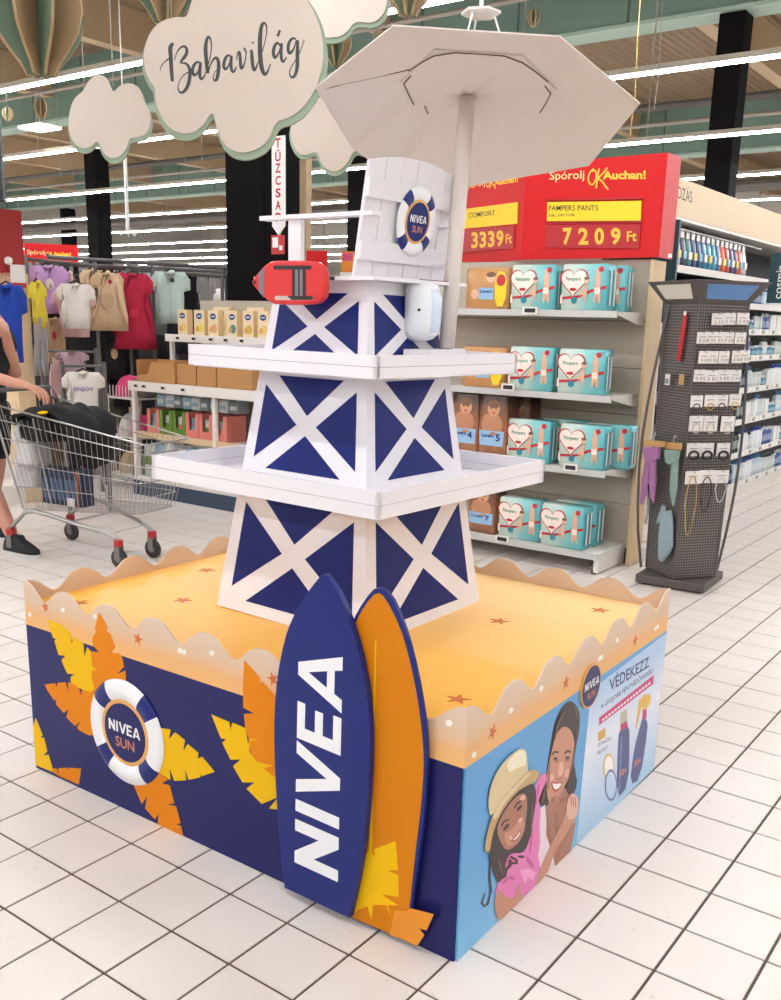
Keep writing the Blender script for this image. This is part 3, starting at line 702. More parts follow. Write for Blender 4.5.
def tray(h, z0, z1, floor_z):
    z0 -= .573; z1 -= .573; fz = floor_z-.573
    MB().box(-h+.012, h-.012, -h+.012, h-.012, fz-.012, fz).build('tray_floor', CARDW, tw)
    mid = (z0+z1)/2
    for k in range(4):
        fr = Fr((0, 0, 0), Matrix.Rotation(k*math.pi/2, 3, 'Z') @ Vector((1, 0, 0)), Matrix.Rotation(k*math.pi/2, 3, 'Z') @ Vector((0, 1, 0)))
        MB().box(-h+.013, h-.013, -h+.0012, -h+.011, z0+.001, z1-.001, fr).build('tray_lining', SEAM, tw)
        MB().box(-h-.0, h-.0, -h, -h+.0122, mid+.0007, z1, fr).build('plank', CARDW, tw)
        MB().box(-h-.0, h-.0, -h, -h+.0122, z0, mid-.0007, fr).build('plank', CARDW, tw)
tray(.438, .980, 1.051, .992)
tray(.357, 1.325, 1.385, 1.334)

# ---- the chair on top
CH = Vector((.575, .775, 1.577))
ch = thing('lifeguard_chair', 'white slatted chair back and armrest on top of the tower', 'chair', CH, PTH)
MB().box(-.205, .235, -.225, .255, 0, .010).build('seat_board', CARDW, ch)
MB().box(.0, .10, -.2265, -.2252, -.001, .009).build('dark_edge', M('dark_slot', (60, 58, 62), .7), ch)
# back: six upright slats, two cross battens
x0, lx = .142, .048           # foot of the back and how far it leans over its height
BH = .300
bk = Fr((x0, .036, .010), (0, 1, 0), (lx, 0, BH), None)
half_w = .228
ns = 6
for k in range(ns):
    a0 = -half_w+k*2*half_w/ns; a1 = a0+2*half_w/ns
    def top(a): return .302+.030*(1-(a/half_w)**2)
    pts = [(a0+.0012, 0), (a1-.0012, 0), (a1-.0012, top(a1)), ((a0+a1)/2, top((a0+a1)/2)), (a0+.0012, top(a0))]
    MB().prism(pts, -.010, 0, bk).build('slat', CARDW, ch)
for b0, b1 in ((.048, .100), (.212, .262)):
    MB().box(-half_w-.003, half_w+.003, b0, b1, .0, .012, bk).build('cross_batten', CARDW, ch)
lifebuoy(bk, .01, .168, .097, .013, ch, bulge=.006)
# armrests pass through slots in the back
for y0, nm in ((-.172, 0), (.200, 1)):
    MB().box(-.212 if nm == 0 else .06, .200, y0-.02, y0+.02, .170, .182).build('armrest', CARDW, ch)
    MB().box(*((-.110, -.062) if nm == 0 else (.075, .12)), y0-.008, y0+.008, .010, .170).build('arm_post', CARDW, ch)
p = at_pl(437, 278, (.80, 0, 0), (1, 0, 0))
MB().box(.215, .230, .02, .16, .0102, .0125).build('red_strip', M('dark_red_strip', (120, 30, 44), .5), ch)

# ---- red rescue can hanging on the front of the seat
RED = M('rescue_red', (206, 34, 34), .4, coat=.2); GREYB = M('grey_band', (120, 112, 118), .6); DBLK = M('near_black', (28, 27, 30), .55)
yc = .775-.27
rf = Fr((0, yc, 0), (1, 0, 0), (0, 0, 1))
cr = crop(250, 190, 6.008)
out = [(22, 555), (40, 525), (100, 455), (140, 428), (180, 425), (395, 425), (440, 445), (466, 490), (467, 610), (450, 660), (410, 690), (170, 690), (135, 678), (95, 640), (45, 590)]
o2 = [rf.pix(x, y) for x, y in smoothpoly(cr(out), 2)]
base = Vector((o2[0][0], yc, o2[0][1]))
rc = thing('rescue_can', 'red flat rescue can with dark straps hanging on the tower seat', 'rescue float', base)
loc_ = Fr((-base.x, 0, -base.z), (1, 0, 0), (0, 0, 1))
body = MB().prism(o2, -.012, .012, loc_).build('float_body', RED, rc, bevel=.006)
def onr(name, m_, pts, ly):
    MB().prism([rf.pix(x, y) for x, y in cr(pts)], .0121+.0006*ly, .0128+.0006*ly, loc_).build(name, m_, rc)
onr('grey_band', GREYB, [(70, 500), (104, 470), (104, 650), (72, 612)], 0)
onr('handle_slot', DBLK, [(155, 466), (165, 455), (380, 455), (392, 466), (380, 480), (165, 480)], 0)
onr('handle_slot', M('slot_pale', (196, 176, 168), .6), [(165, 648), (172, 637), (390, 637), (400, 648), (390, 662), (172, 662)], 0)
onr('handle_slot', DBLK, [(240, 637), (390, 637), (400, 648), (390, 661), (270, 661)], 1)
for xa, xb, m_ in ((272, 290, DBLK), (290, 308, GREYB), (308, 318, DBLK), (318, 335, GREYB), (335, 352, DBLK)):
    onr('strap', m_, [(xa, 480), (xb, 480), (xb, 636), (xa, 636)], 1)
onr('rope_hole', DBLK, [(38, 545), (52, 545), (54, 565), (40, 567)], 1)
# ---- white dispenser on the right face
DISP = M('dispenser_plastic', (236, 238, 242), .25, coat=.4); DISPB = M('dispenser_blue_cover', (206, 220, 234), .2, coat=.5)
dx = .575+half(1.45)+.004; dc = at_x(432, 311, dx+.06)
ds = thing('air_dispenser', 'rounded white plastic dispenser fixed beside the umbrella pole', 'dispenser', (dx, dc.y, dc.z-.086))
prof = []
H = .172; W = .052; D = .085
def dring(z, s_, d_):
    return [Vector((d_*math.cos(a)*(1 if math.cos(a) > 0 else .0), W*s_*math.sin(a), z)) for a in [math.pi*k/9-math.pi/2 for k in range(10)]]+[Vector((0, W*s_*(1-2*k/3), z)) for k in (1, 2)]
rings = [dring(z, s_, D*d_) for z, s_, d_ in ((0, .55, .5), (.006, .75, .72), (.02, .95, .92), (.05, 1, 1), (.12, 1, 1), (.150, .92, .92), (.166, .72, .7), (.172, .5, .45))]
MB().loft(rings).build('housing', DISP, ds, smooth=True)
rings = [[Vector((D*d_*1.02*math.cos(a), W*s_*1.02*math.sin(a), z)) for a in [math.radians(-28)+math.radians(104)*k/8 for k in range(9)]]+[Vector((D*d_*.9*math.cos(a), W*s_*.9*math.sin(a), z)) for a in [math.radians(76)-math.radians(104)*k/8 for k in range(9)]] for z, s_, d_ in ((.012, .8, .8), (.03, .97, .96), (.05, 1, 1), (.12, 1, 1), (.146, .92, .92))]
MB().loft(rings).build('cover', DISPB, ds, smooth=True)
a = math.radians(-58); MB().lathe([(.0045, 0), (.0045, .004)], 12, Fr((D*math.cos(a), W*math.sin(a), .088), (0, 0, 1), (math.sin(a), -math.cos(a), 0))).build('sensor_hole', DBLK, ds)

# ---- umbrella with a slatted foot block
PARA = M('parasol_card_bounce_tint', (222, 212, 204), .6)  # white card with the warm bounce light mixed into its colour
UB = Vector((.812, .862, 1.3345))
um = thing('beach_umbrella', 'white eight-sided cardboard parasol leaning over the tower chair', 'umbrella', UB)
un = Vector((-.130, .251, .959)); uc = Vector((.772, 1.045, 2.051))
for k in range(5):      # foot block of upright slats
    w_ = .25/5
    MB().box(-.028, .028, -.125+k*w_+.0007, -.125+(k+1)*w_-.0007, 0, .058).build('block_slat', CARDW, um)
pole_top = uc-UB+un*.075; pb = Vector((.004, .055, .058))
MB().tube([tuple(pb), tuple(pole_top)], .0235, 20).build('pole', PARA, um, smooth=True)
uu = un.cross(Vector((0, 1, 0))).normalized(); vv = un.cross(uu)
rim = [at_pl(x, y, uc, un)-UB for x, y in ((315, 88), (393, 26), (560, 37), (640, 104), (589, 166), (470, 186), (398, 181), (352, 148))]
apex = uc-UB+un*.085; cen = sum(rim, Vector())/8
def on_canopy(x, y, gap):
    h_ = .04
    for _ in range(6):
        p_ = at_pl(x, y, uc+un*h_, un); r_ = (p_-(uc+un*((p_-uc).dot(un)))).length; h_ = .085*(1-min(r_/.50, 1))
    return p_-UB-un*gap
RPX = [(404, 81), (437, 50), (520, 56), (552, 88), (535, 113), (482, 121), (436, 113), (411, 100)]
mid = [on_canopy(x, y, .0) for x, y in RPX]; mc = sum(mid, Vector())/8
cap = [mc+(p_-mc)*1.05-un*.006 for p_ in mid]
for k in range(8):
    j = (k+1) % 8
    mb = MB(); A = [mid[k], rim[k], rim[j], mid[j]]
    g = sum(A, Vector())/4
    A = [g+(p_-g)*.998 for p_ in A]
    mb.loft([A, [p_+un*.004 for p_ in A]]).build('canopy_panel', PARA, um)
vs = [apex]+cap
mb2 = MB().add(vs, [(0, 1+(k+1) % 8, 1+k) for k in range(8)])
top_ = [c_ + un*.004 for c_ in cap]
mb2.add([apex+un*.004]+top_, [(0, 1+k, 1+(k+1) % 8) for k in range(8)])
mb2.add(cap+top_, [(k, (k+1) % 8, 8+(k+1) % 8, 8+k) for k in range(8)])
mb2.build('crown', PARA, um)

# the die-cut lines of the canopy, pressed just under its surface
SLIT = M('die_cut_line', (84, 64, 56), .8)
for pts, g_ in (([(316, 89.5), (345, 82), (378, 75), (409, 68)], .005), ([(409, 68), (421, 60), (434, 53), (455, 49.5), (480, 51), (505, 53), (523, 60), (536, 69), (548, 79)], .0085), ([(545, 83), (551, 91), (546, 101), (540, 110)], .0085), ([(411, 73), (404, 81), (409, 92), (414, 102)], .0085), ([(425, 104), (428, 111)], .0085)):
    MB().tube([tuple(on_canopy(x, y, g_)) for x, y in pts], .0017, 5).build('die_cut_line', SLIT, um)
# ================================================================== END-CAP SHELF WITH DIAPER PACKS
SHW = M('shelf_white', (226, 220, 212), .45); SHB = M('shelf_back_beige', (176, 166, 150), .6, noise=.04, nscale=4)
WOOD = M('light_wood_panel', (214, 186, 146), .55, noise=.08, nscale=5)
SHG = M('shelf_grey_edge', (198, 196, 192), .4, metal=.2)
SIGNR = M('price_sign_red', (204, 18, 22), .5, spec=.3); SIGND = M('price_panel_red', (178, 22, 32), .45); SIGNY = M('price_strip_yellow', (246, 208, 30), .5)
DIGIT = M('digit_yellow', (246, 190, 60), .5); TXTY = M('logo_yellow', (250, 196, 60), .5); INK = M('black_ink', (36, 34, 36), .5)
GX0, GX1, GY0, GY1 = -1.55, .14, 3.69, 4.10
LV = (.13, .63, 1.07, 1.55)
g = thing('diaper_shelf', 'beige end-cap shelving unit with four white shelves of diaper packs', 'shelf unit', ((GX0+GX1)/2, 4.1, 0))
gx = (GX0+GX1)/2; off = (gx, 4.1, 0)
zz = [.10, .38, .66, .94, 1.22, 1.50, 1.86]
for a, b in zip(zz[:-1], zz[1:]):
    MB().box(GX0, GX1+.036, GY1, GY1+.02, a+.002, b-.002).build('back_board', SHB, g, off)
MB().box(GX0, GX1+.036, GY1+.02, GY1+.05, 0, 1.86).build('rear_frame', M('frame_dark', (70, 66, 62), .6), g, off)
for k, z in enumerate(LV):
    y0 = GY0+(.0 if k == 0 else .02)
    sh = MB().box(GX0, GX1, y0, GY1, z-.018, z).build('shelf', SHW, g, off)
    MB().box(GX0, GX1+.004, y0-.012, y0, z-.034, z+.004).build('shelf_edge', SHG, sh, off)
    MB().prism([(y0+.01, z-.018), (GY1, z-.018), (GY1, z-.075), (GY1-.05, z-.075)], GX1-.008, GX1+.002, Fr((0, 0, 0), (0, 1, 0), (0, 0, 1))).build('bracket', SHW, sh, off)
MB().box(GX1-.03, GX1+.0, GY0+.02, GY1, .012, .11).build('base_bracket', SHW, g, off)
MB().box(GX1-.045, GX1-.02, GY0+.03, GY0+.06, 0, .02).build('foot', DBLK, g, off)
MB().box(GX0, GX0+.03, GY0+.02, GY1, 0, .11).build('base_bracket', SHW, g, off)
MB().box(GX1+.038, GX1+.06, 4.04, 4.23, 0.0, 1.85).build('wood_side', WOOD, g, off)
# price tags
ef = Fr((0, GY0-.013, 0), (1, 0, 0), (0, 0, 1))
for k, (x0, y0, x1, y1) in enumerate(((523, 307, 538, 314), (502, 384, 515, 390.5), (564, 464, 578, 471), (496, 535, 509, 543))):
    a = ef.pix(x0, y0); b = ef.pix(x1, y1)
    t = thing('price_tag', 'electronic price tag on the %s shelf edge of the diaper unit' % ('top', 'second', 'third', 'bottom')[k], 'price tag', ef((a[0]+b[0])/2, min(a[1], b[1]), 0))
    l = Fr((-t.location.x, 0, -t.location.z), (1, 0, 0), (0, 0, 1))
    cx, cz, hx, hz = (a[0]+b[0])/2, (a[1]+b[1])/2, abs(b[0]-a[0])/2, .022
    MB().box(cx-hx, cx+hx, cz-hz, cz+hz, 0, .008, l).build('frame', SHW, t)
    MB().box(cx-hx*.7, cx+hx*.7, cz-hz*.55, cz+hz*.55, .008, .009, l).build('screen', DBLK, t)

# ---- red header with price boards
hz0, hz1 = 1.865, 2.435
hd = thing('price_header', 'large red price header sign above the diaper shelves', 'sign', (-.27, 4.06, 1.86))
ho = (-.27, 4.06, 1.86)
HF = Fr((-.69, 4.05, 0), (1, 0, 0), (0, 0, 1))
MB().box(0, .912, hz0, hz1, -.02, 0, HF).build('front_face', SIGNR, hd, ho)
MB().loft([[Vector(p) for p in ((.222, 4.05, hz0), (.230, 4.24, hz0), (.210, 4.24, hz0), (.202, 4.07, hz0))], [Vector(p) for p in ((.222, 4.05, hz1), (.230, 4.24, hz1), (.210, 4.24, hz1), (.202, 4.07, hz1))]]).build('side_face', M('sign_red_light', (206, 44, 48), .5), hd, ho)
dv = Vector((math.cos(math.radians(148)), math.sin(math.radians(148)), 0)); LL = .95
LFF = Fr(Vector((-.69, 4.05, 0))+dv*LL, -dv, (0, 0, 1))
MB().box(0, LL, hz0, hz1, -.02, 0, LFF).build('front_face', SIGNR, hd, ho)
def htext(fr, geo, mat_, q, ly=1, name='lettering', parent=hd, off=ho):
    """fill a photo quad (bl, br, tr, tl) on the plane"""
    q = [Vector(fr.pix(x, y)) for x, y in q]; vs, fs = geo
    x0, x1 = min(v[0] for v in vs), max(v[0] for v in vs); y0, y1 = min(v[1] for v in vs), max(v[1] for v in vs); P = []
    for a, b in vs:
        s_, t_ = (a-x0)/(x1-x0), (b-y0)/(y1-y0); p = (q[0]*(1-s_)+q[1]*s_)*(1-t_)+(q[3]*(1-s_)+q[2]*s_)*t_
        P.append(fr(p.x, p.y, .0012*ly+.0004))
    return MB().add(P, fs).build(name, mat_, parent, off)
def hquad(fr, mat_, q, c0, c1, name, parent=hd, off=ho):
    return MB().prism([fr.pix(x, y) for x, y in q], c0, c1, fr).build(name, mat_, parent, off)
cz = crop(440, 150, 3.254)
OKG = []
def ok_script(fr, q, parent=hd, off=ho):
    q = [Vector(fr.pix(x, y)) for x, y in q]
    def mp(s_, t_):
        p = (q[0]*(1-s_)+q[1]*s_)*(1-t_)+(q[3]*(1-s_)+q[2]*s_)*t_; return p.x, p.y
    for pts, wd in (([(.30, .95), (.12, .8), (.02, .5), (.1, .25), (.28, .2), (.42, .45), (.45, .75), (.34, .9), (.22, .82)], .009), ([(.56, .95), (.5, .6), (.44, .22), (.42, .05)], .010), ([(.95, .98), (.75, .72), (.5, .5)], .009), ([(.5, .5), (.7, .38), (.85, .15), (1.0, .0)], .009)):
        pl_ = [mp(a, b) for a, b in smoothpoly(pts, 2, False)]
        MB().prism(stroke2d(pl_, wd), .0012, .0020, fr).build('lettering', TXTY, parent, off)
TXTP = M('logo_pale_yellow', (248, 214, 150), .5)
htext(HF, text_geo('Spórolj', .008), TXTP, cz([(357, 106), (470, 102), (470, 66), (357, 70)]))
ok_script(HF, cz([(480, 128), (548, 128), (548, 56), (480, 58)]))
htext(HF, text_geo('Auchan!', .035), TXTY, cz([(530, 96), (670, 95), (670, 66), (530, 68)]))
hquad(HF, SIGNY, cz([(350, 232), (655, 230), (657, 166), (352, 170)]), .004, .010, 'yellow_strip')
hquad(HF, SIGND, cz([(345, 318), (650, 320), (655, 240), (347, 244)]), .003, .009, 'price_panel')
hquad(HF, SIGND, cz([(348, 166), (662, 160), (662, 155), (348, 162)]), .003, .014, 'strip_rail')
hquad(HF, SIGND, cz([(346, 240), (656, 237), (656, 232), (346, 235)]), .003, .014, 'strip_rail')
htext(HF, text_geo('PAMPERS PANTS', .004), INK, cz([(356, 198), (517, 198), (517, 180), (356, 181)]), 9)
htext(HF, text_geo('5db, 200 Ft/db', .005), INK, cz([(356, 219), (441, 217), (441, 207), (356, 209)]), 9)
for ch_, x0, x1 in (('7', 402, 432), ('2', 452, 485), ('0', 505, 536), ('9', 558, 590)):
    htext(HF, text_geo(ch_, .035), DIGIT, cz([(x0, 309), (x1, 308), (x1, 253), (x0, 254)]), 8, 'digit')
htext(HF, text_geo('Ft', .02), DIGIT, cz([(610, 298), (642, 297), (642, 264), (610, 265)]), 8, 'digit')
hquad(HF, WHITE, cz([(742, 352), (754, 350), (754, 337), (742, 338)]), .001, .002, 'white_sticker')
htext(LFF, text_geo('Spórolj', .008), TXTP, cz([(78, 138), (147, 122), (147, 90), (78, 104)]))
ok_script(LFF, cz([(150, 130), (182, 124), (182, 84), (150, 90)]))
htext(LFF, text_geo('Auchan!', .035), TXTY, cz([(178, 116), (255, 104), (255, 82), (178, 94)]))
hquad(LFF, SIGNY, cz([(84, 256), (255, 240), (257, 170), (86, 192)]), .004, .010, 'yellow_strip')
htext(LFF, text_geo('COMFORT', .004), INK, cz([(98, 222), (184, 212), (184, 196), (98, 205)]), 9)
hquad(LFF, SIGND, cz([(76, 336), (243, 318), (245, 246), (78, 262)]), .003, .009, 'price_panel')
for ch_, x0, x1 in (('3', 106, 128), ('3', 133, 155), ('3', 160, 182), ('9', 188, 211)):
    f_ = lambda x, y: y-(x-106)*.07
    htext(LFF, text_geo(ch_, .035), DIGIT, cz([(x0, f_(x0, 321)), (x1, f_(x1, 321)), (x1, f_(x1, 268)), (x0, f_(x0, 268))]), 8, 'digit')
htext(LFF, text_geo('Ft', .02), DIGIT, cz([(218, 306), (238, 303), (238, 272), (218, 275)]), 8, 'digit')

# ---- teal diaper packs
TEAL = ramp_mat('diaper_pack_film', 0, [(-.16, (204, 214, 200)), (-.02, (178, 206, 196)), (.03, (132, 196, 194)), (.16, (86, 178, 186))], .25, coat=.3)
TEALD = M('pack_teal_dark', (32, 132, 150), .35); HEARTW = M('pack_heart_cream', (244, 226, 212), .35); PKR = M('pack_red', (186, 36, 46), .35)
BABY = M('pack_baby_skin', (222, 176, 146), .4); PKG = M('pack_green_ink', (60, 140, 120), .4); HAIRB = M('pack_baby_hair', (120, 84, 60), .5)
PW, PD, PH = .296, .13, .262
def soft_box(w_, d_, h_, puff=.012):
    mb = MB(); rings = []
    for z, s_, q in ((0, .93, 0), (.012, .985, .4), (h_*.5, 1.0, 1.0), (h_-.012, .985, .4), (h_, .93, 0)):
        hw, hd_ = w_/2*s_, d_/2*s_; r = []
        for k in range(5): t_ = -1+k*.5; r.append(Vector((hw*t_*.96, -hd_-puff*q*(1-t_*t_), z)))
        for k in range(3): t_ = -.8+k*.8; r.append(Vector((hw, hd_*t_, z)))
        for k in range(5): t_ = 1-k*.5; r.append(Vector((hw*t_*.96, hd_+puff*q*(1-t_*t_), z)))
        for k in range(3): t_ = .8-k*.8; r.append(Vector((-hw, hd_*t_, z)))
        rings.append(r)
    return mb.loft(rings)
def face_y(x, z, w_=PW, d_=PD, h_=PH, puff=.012):
    t_ = max(-1, min(1, x/(w_/2)/.96)); zz_ = [(0, .93, 0), (.012, .985, .4), (h_*.5, 1, 1), (h_-.012, .985, .4), (h_, .93, 0)]
    for (za, sa, qa), (zb, sb, qb) in zip(zz_[:-1], zz_[1:]):
        if za <= z <= zb:
            u_ = (z-za)/(zb-za); return -(d_/2*(sa+(sb-sa)*u_))-puff*(qa+(qb-qa)*u_)*(1-t_*t_)
    return -d_/2
def wrap(name, mat_, pts, ly, parent, fy=face_y):
    """a printed patch following the bulging front of a pack; pts in (x,z)"""
    bm = bmesh.new(); vs = [bm.verts.new((a, 0, b)) for a, b in pts]; f = bm.faces.new(vs)
    bmesh.ops.triangulate(bm, faces=[f]); bmesh.ops.subdivide_edges(bm, edges=bm.edges[:], cuts=2)
    for v in bm.verts: v.co.y = fy(v.co.x, v.co.z)-.0010*ly-.001
    bmesh.ops.recalc_face_normals(bm, faces=bm.faces)
    for f in bm.faces:
        if f.normal.y > 0: f.normal_flip()
    me = bpy.data.meshes.new(name); bm.to_mesh(me); bm.free(); me.materials.append(mat_)
    o = bpy.data.objects.new(name, me); COL.objects.link(o); o.parent = parent; return o
def heart(cx, cz_, s_):
    o = []
    for k in range(36):
        t_ = 2*math.pi*k/36; o.append((cx+s_*16*math.sin(t_)**3/16, cz_+s_*(13*math.cos(t_)-5*math.cos(2*t_)-2*math.cos(3*t_)-math.cos(4*t_))/16))
    return o
def make_pack():
    t = thing('diaper_pack', 'x', 'diaper pack', (0, 0, 0), 0, 'teal diaper packs')
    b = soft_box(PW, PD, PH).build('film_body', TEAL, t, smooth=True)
    wrap('red_heart', PKR, heart(-.062, .166, .092), 1, t); wrap('cream_heart', HEARTW, heart(-.062, .166, .083), 2, t)
    geo = text_geo('Pampers', .015); vs, fs = geo; x1 = max(v[0] for v in vs)
    P = [(-.115+a/x1*.10, 0, .170+b_*.030) for a, b_ in vs]; P = [(x, face_y(x, z)-.005, z) for x, _, z in P]
    MB().add(P, fs).build('lettering', PKG, t)
    wrap('red_pill', PKR, circle(-.062, .120, .024, .009, 16), 3, t)
    wrap('red_ribbon', PKR, [(-.146, .062), (-.03, .070), (.06, .105), (.146, .125), (.146, .142), (.06, .122), (-.03, .086), (-.146, .078)], 1, t)
    wrap('size_disc', TEALD, circle(-.052, .058, .020, .020, 16), 3, t)
    wrap('white_band', HEARTW, [(-.146, .04), (-.132, .04), (-.132, .088), (-.146, .088)], 3, t)
    wrap('crawling_baby', BABY, smoothpoly([(-.01, .105), (.012, .135), (.03, .150), (.038, .140), (.028, .115), (.03, .08), (.022, .05), (.012, .06), (.012, .09), (-.02, .085)], 1), 4, t)
    wrap('baby_head', BABY, circle(.024, .170, .017, .018, 16), 5, t); wrap('baby_hair', HAIRB, circle(.024, .182, .0165, .009, 14), 6, t)
    wrap('standing_baby', BABY, smoothpoly([(.072, .20), (.092, .21), (.110, .20), (.105, .15), (.112, .10), (.116, .045), (.100, .045), (.094, .10), (.088, .045), (.072, .045), (.076, .10), (.080, .15)], 1), 3, t)
    wrap('nappy', HEARTW, [(.074, .13), (.110, .13), (.108, .095), (.076, .095)], 4, t); wrap('baby_head', BABY, circle(.094, .222, .016, .018, 16), 4, t)
    wrap('red_disc', PKR, circle(.108, .232, .016, .016, 16), 5, t)
    for k in range(4): MB().box(PW/2*.985, PW/2+.0012, -.045+k*.025, -.033+k*.025, .03, .225).build('side_print', (TEALD, HEARTW)[k % 2], t)
    return t
pk0 = make_pack(); first = True
packs = [  # photo x of the pack's left and right, shelf, depth y of the centre, label
 (515, 559, 3, 3.80, 'teal diaper pack at the left of the top shelf'), (565, 612, 3, 3.80, 'teal diaper pack at the front right of the top shelf'), (582, 630, 3, 3.96, 'teal diaper pack behind the front right one, top shelf'),
 (512, 557, 2, 3.80, 'teal diaper pack at the left of the second shelf'), (560, 610, 2, 3.79, 'teal diaper pack at the right of the second shelf'),
 (509, 556, 1, 3.80, 'teal diaper pack at the left of the third shelf'), (545, 588, 1, 3.965, 'teal diaper pack behind the left one, third shelf'), (560, 612, 1, 3.78, 'teal diaper pack at the front right of the third shelf'), (588, 634, 1, 3.93, 'teal diaper pack behind the right one, third shelf'),
 (503, 543, 0, 3.80, 'teal diaper pack at the left of the bottom shelf'), (543, 590, 0, 3.78, 'teal diaper pack at the front right of the bottom shelf'), (556, 602, 0, 3.94, 'teal diaper pack behind the right one, bottom shelf')]
for xa, xb, k, yc, lab in packs:
    z = LV[k]+.0
    zpx = (285, 365, 440, 520)[3-k]
    p = at_y((xa+xb)/2-4, zpx, yc-.06)
    t = pk0 if first else dup(pk0); first = False
    t.location = (p.x, yc, z+.0015); t['label'] = lab; t.rotation_euler = (0, 0, random.uniform(-.06, .06))
# ---- other brands on the left
BRN = ramp_mat('brown_pack_photo', 2, [(0, (96, 60, 44)), (.15, (176, 118, 84)), (.30, (150, 96, 66)), (.42, (70, 48, 40))], .3, noise=.12, nscale=14)
LBL = M('pack_blue_label', (150, 190, 222), .35); NAVYI = M('pack_navy_ink', (34, 52, 120), .4); YLB = M('pack_yellow_label', (242, 208, 40), .4)
def tall_pack(num, loc, rot, lab):
    w_, d_, h_ = .20, .16, .40
    t = thing('diaper_pack', lab, 'diaper pack', loc, rot, 'brown photo diaper packs')
    soft_box(w_, d_, h_).build('film_body', BRN, t, smooth=True)
    fy = lambda x, z: face_y(x, z, w_, d_, h_)
    wrap('baby_head', M('photo_skin', (206, 152, 116), .4), circle(.01, .315, .045, .05, 20), 1, t, fy)
    wrap('baby_hair', HAIRB, circle(.01, .345, .046, .026, 18), 2, t, fy)
    for sx in (-.016, .018): wrap('baby_eye', INK, circle(.01+sx, .318, .006, .005, 10), 3, t, fy)
    wrap('baby_mouth', PKR, circle(.012, .290, .012, .005, 10), 3, t, fy)
    wrap('baby_body', M('photo_skin_dark', (190, 132, 98), .4), smoothpoly([(-.06, .27), (-.02, .285), (.05, .28), (.08, .22), (.06, .15), (-.06, .15), (-.08, .21)], 1), 1, t, fy)
    wrap('blue_label', LBL, [(-.085, .08), (.085, .08), (.09, .175), (-.09, .175)], 3, t, fy)
    for s_, x0, wd, hh, zz_ in (('Lovers', -.07, .09, .03, .135), (num, .035, .03, .06, .115)):
        vs, fs = text_geo(s_, .03); xm = max(v[0] for v in vs); P = [(x0+a/xm*wd, zz_+b*hh) for a, b in vs]
        MB().add([(x, fy(x, z)-.0052, z) for x, z in P], fs).build('lettering', NAVYI, t)
    return t
for num, xa, k, yc, lab in (('4', 464, 1, 3.80, 'tall brown baby-photo diaper pack marked with a four'), ('5', 491.5, 1, 3.80, 'tall brown baby-photo diaper pack marked with a five'), ('6', 514, 1, 4.005, 'dark diaper pack behind the numbered packs, third shelf'), ('7', 481, 0, 3.82, 'brown baby-photo diaper pack marked with a seven on bottom shelf')):
    p = at_y(xa, 440 if k else 520, yc-.08); t = tall_pack(num, (p.x, yc, LV[k]+.0015), random.uniform(-.05, .05), lab)
    if k == 0: t.scale = (1, 1, .78)
def wide_pack(loc, lab):
    t = thing('diaper_pack', lab, 'diaper pack', loc, .03, 'wide tan diaper packs'); w_, d_, h_ = .31, .14, .25
    soft_box(w_, d_, h_).build('film_body', M('tan_pack', (196, 142, 88), .3, noise=.14, nscale=18), t, smooth=True)
    fy = lambda x, z: face_y(x, z, w_, d_, h_)
    wrap('yellow_label', YLB, smoothpoly([(.06, .02), (.135, .02), (.14, .22), (.06, .23)], 1), 2, t, fy)
    wrap('red_badge', PKR, circle(.10, .175, .03, .035, 16), 3, t, fy); wrap('blue_label', LBL, [(-.05, .06), (.05, .06), (.055, .13), (-.05, .13)], 2, t, fy)
    wrap('baby_head', BABY, circle(.03, .19, .032, .03, 18), 1, t, fy); wrap('baby_hair', HAIRB, circle(.03, .208, .033, .016, 16), 2, t, fy)
    wrap('baby_head', BABY, circle(-.08, .09, .03, .03, 18), 1, t, fy)
    vs, fs = text_geo('Lovers', .03); xm = max(v[0] for v in vs); P = [(-.04+a/xm*.085, .10+b*.026) for a, b in vs]
    MB().add([(x, fy(x, z)-.005, z) for x, z in P], fs).build('lettering', NAVYI, t)
    return t
p = at_y(486, 285, 3.74); wide_pack((p.x, 3.82, LV[3]+.0015), 'tan baby-photo diaper pack with yellow label on top shelf')
p = at_y(482, 365, 3.74); wide_pack((p.x, 3.82, LV[2]+.0015), 'tan baby-photo diaper pack behind the upper tray')
# ================================================================== TOILETRIES AISLE
TXF = -.06
tg = thing('toiletries_shelf', 'long wooden-headed toiletries shelf wall along the right aisle', 'shelf unit', (TXF-.25, 8, 0))
to = (TXF-.25, 8, 0)
TY0, TY1 = 4.98, 15.2
DARKB = M('shelf_dark_back', (52, 54, 58), .6); TEALP = M('teal_panel', (28, 66, 76), .5)
HDW = M('header_wood', (222, 196, 160), .55, noise=.05, nscale=3)
MB().box(TXF-.50, TXF-.44, TY0, TY1, .08, 2.19).build('back_board', DARKB, tg, to)
MB().box(TXF-.05, TXF+.0, TY0, TY1, 2.195, 2.435).build('header_board', HDW, tg, to)
MB().box(TXF-.50, TXF+.0, TY0, TY1, 2.175, 2.193).build('header_shelf', SHW, tg, to)
MB().box(TXF-.44, TXF-.03, TY0, TY1, 0.0, .085).build('plinth', SHW, tg, to)
MB().box(TXF-.44, TXF-.02, TY0-.03, TY0, 0, 1.50).build('end_panel', SHW, tg, to)
MB().box(TXF-.10, TXF+.05, TY0-.03, TY0+.0, 1.50, 2.165).build('end_panel', TEALP, tg, to)
hf = Fr((TXF, TY0, 0), (0, 1, 0), (0, 0, 1))
mb = MB(); geo = text_geo('OZÁS', .0)
q = [Vector(hf.pix(x, y)) for x, y in ((677, 198), (692, 203), (692, 191), (677, 185))]
vs, fs = text_geo('OZÁS', .0); x0, x1 = min(v[0] for v in vs), max(v[0] for v in vs)
P = []
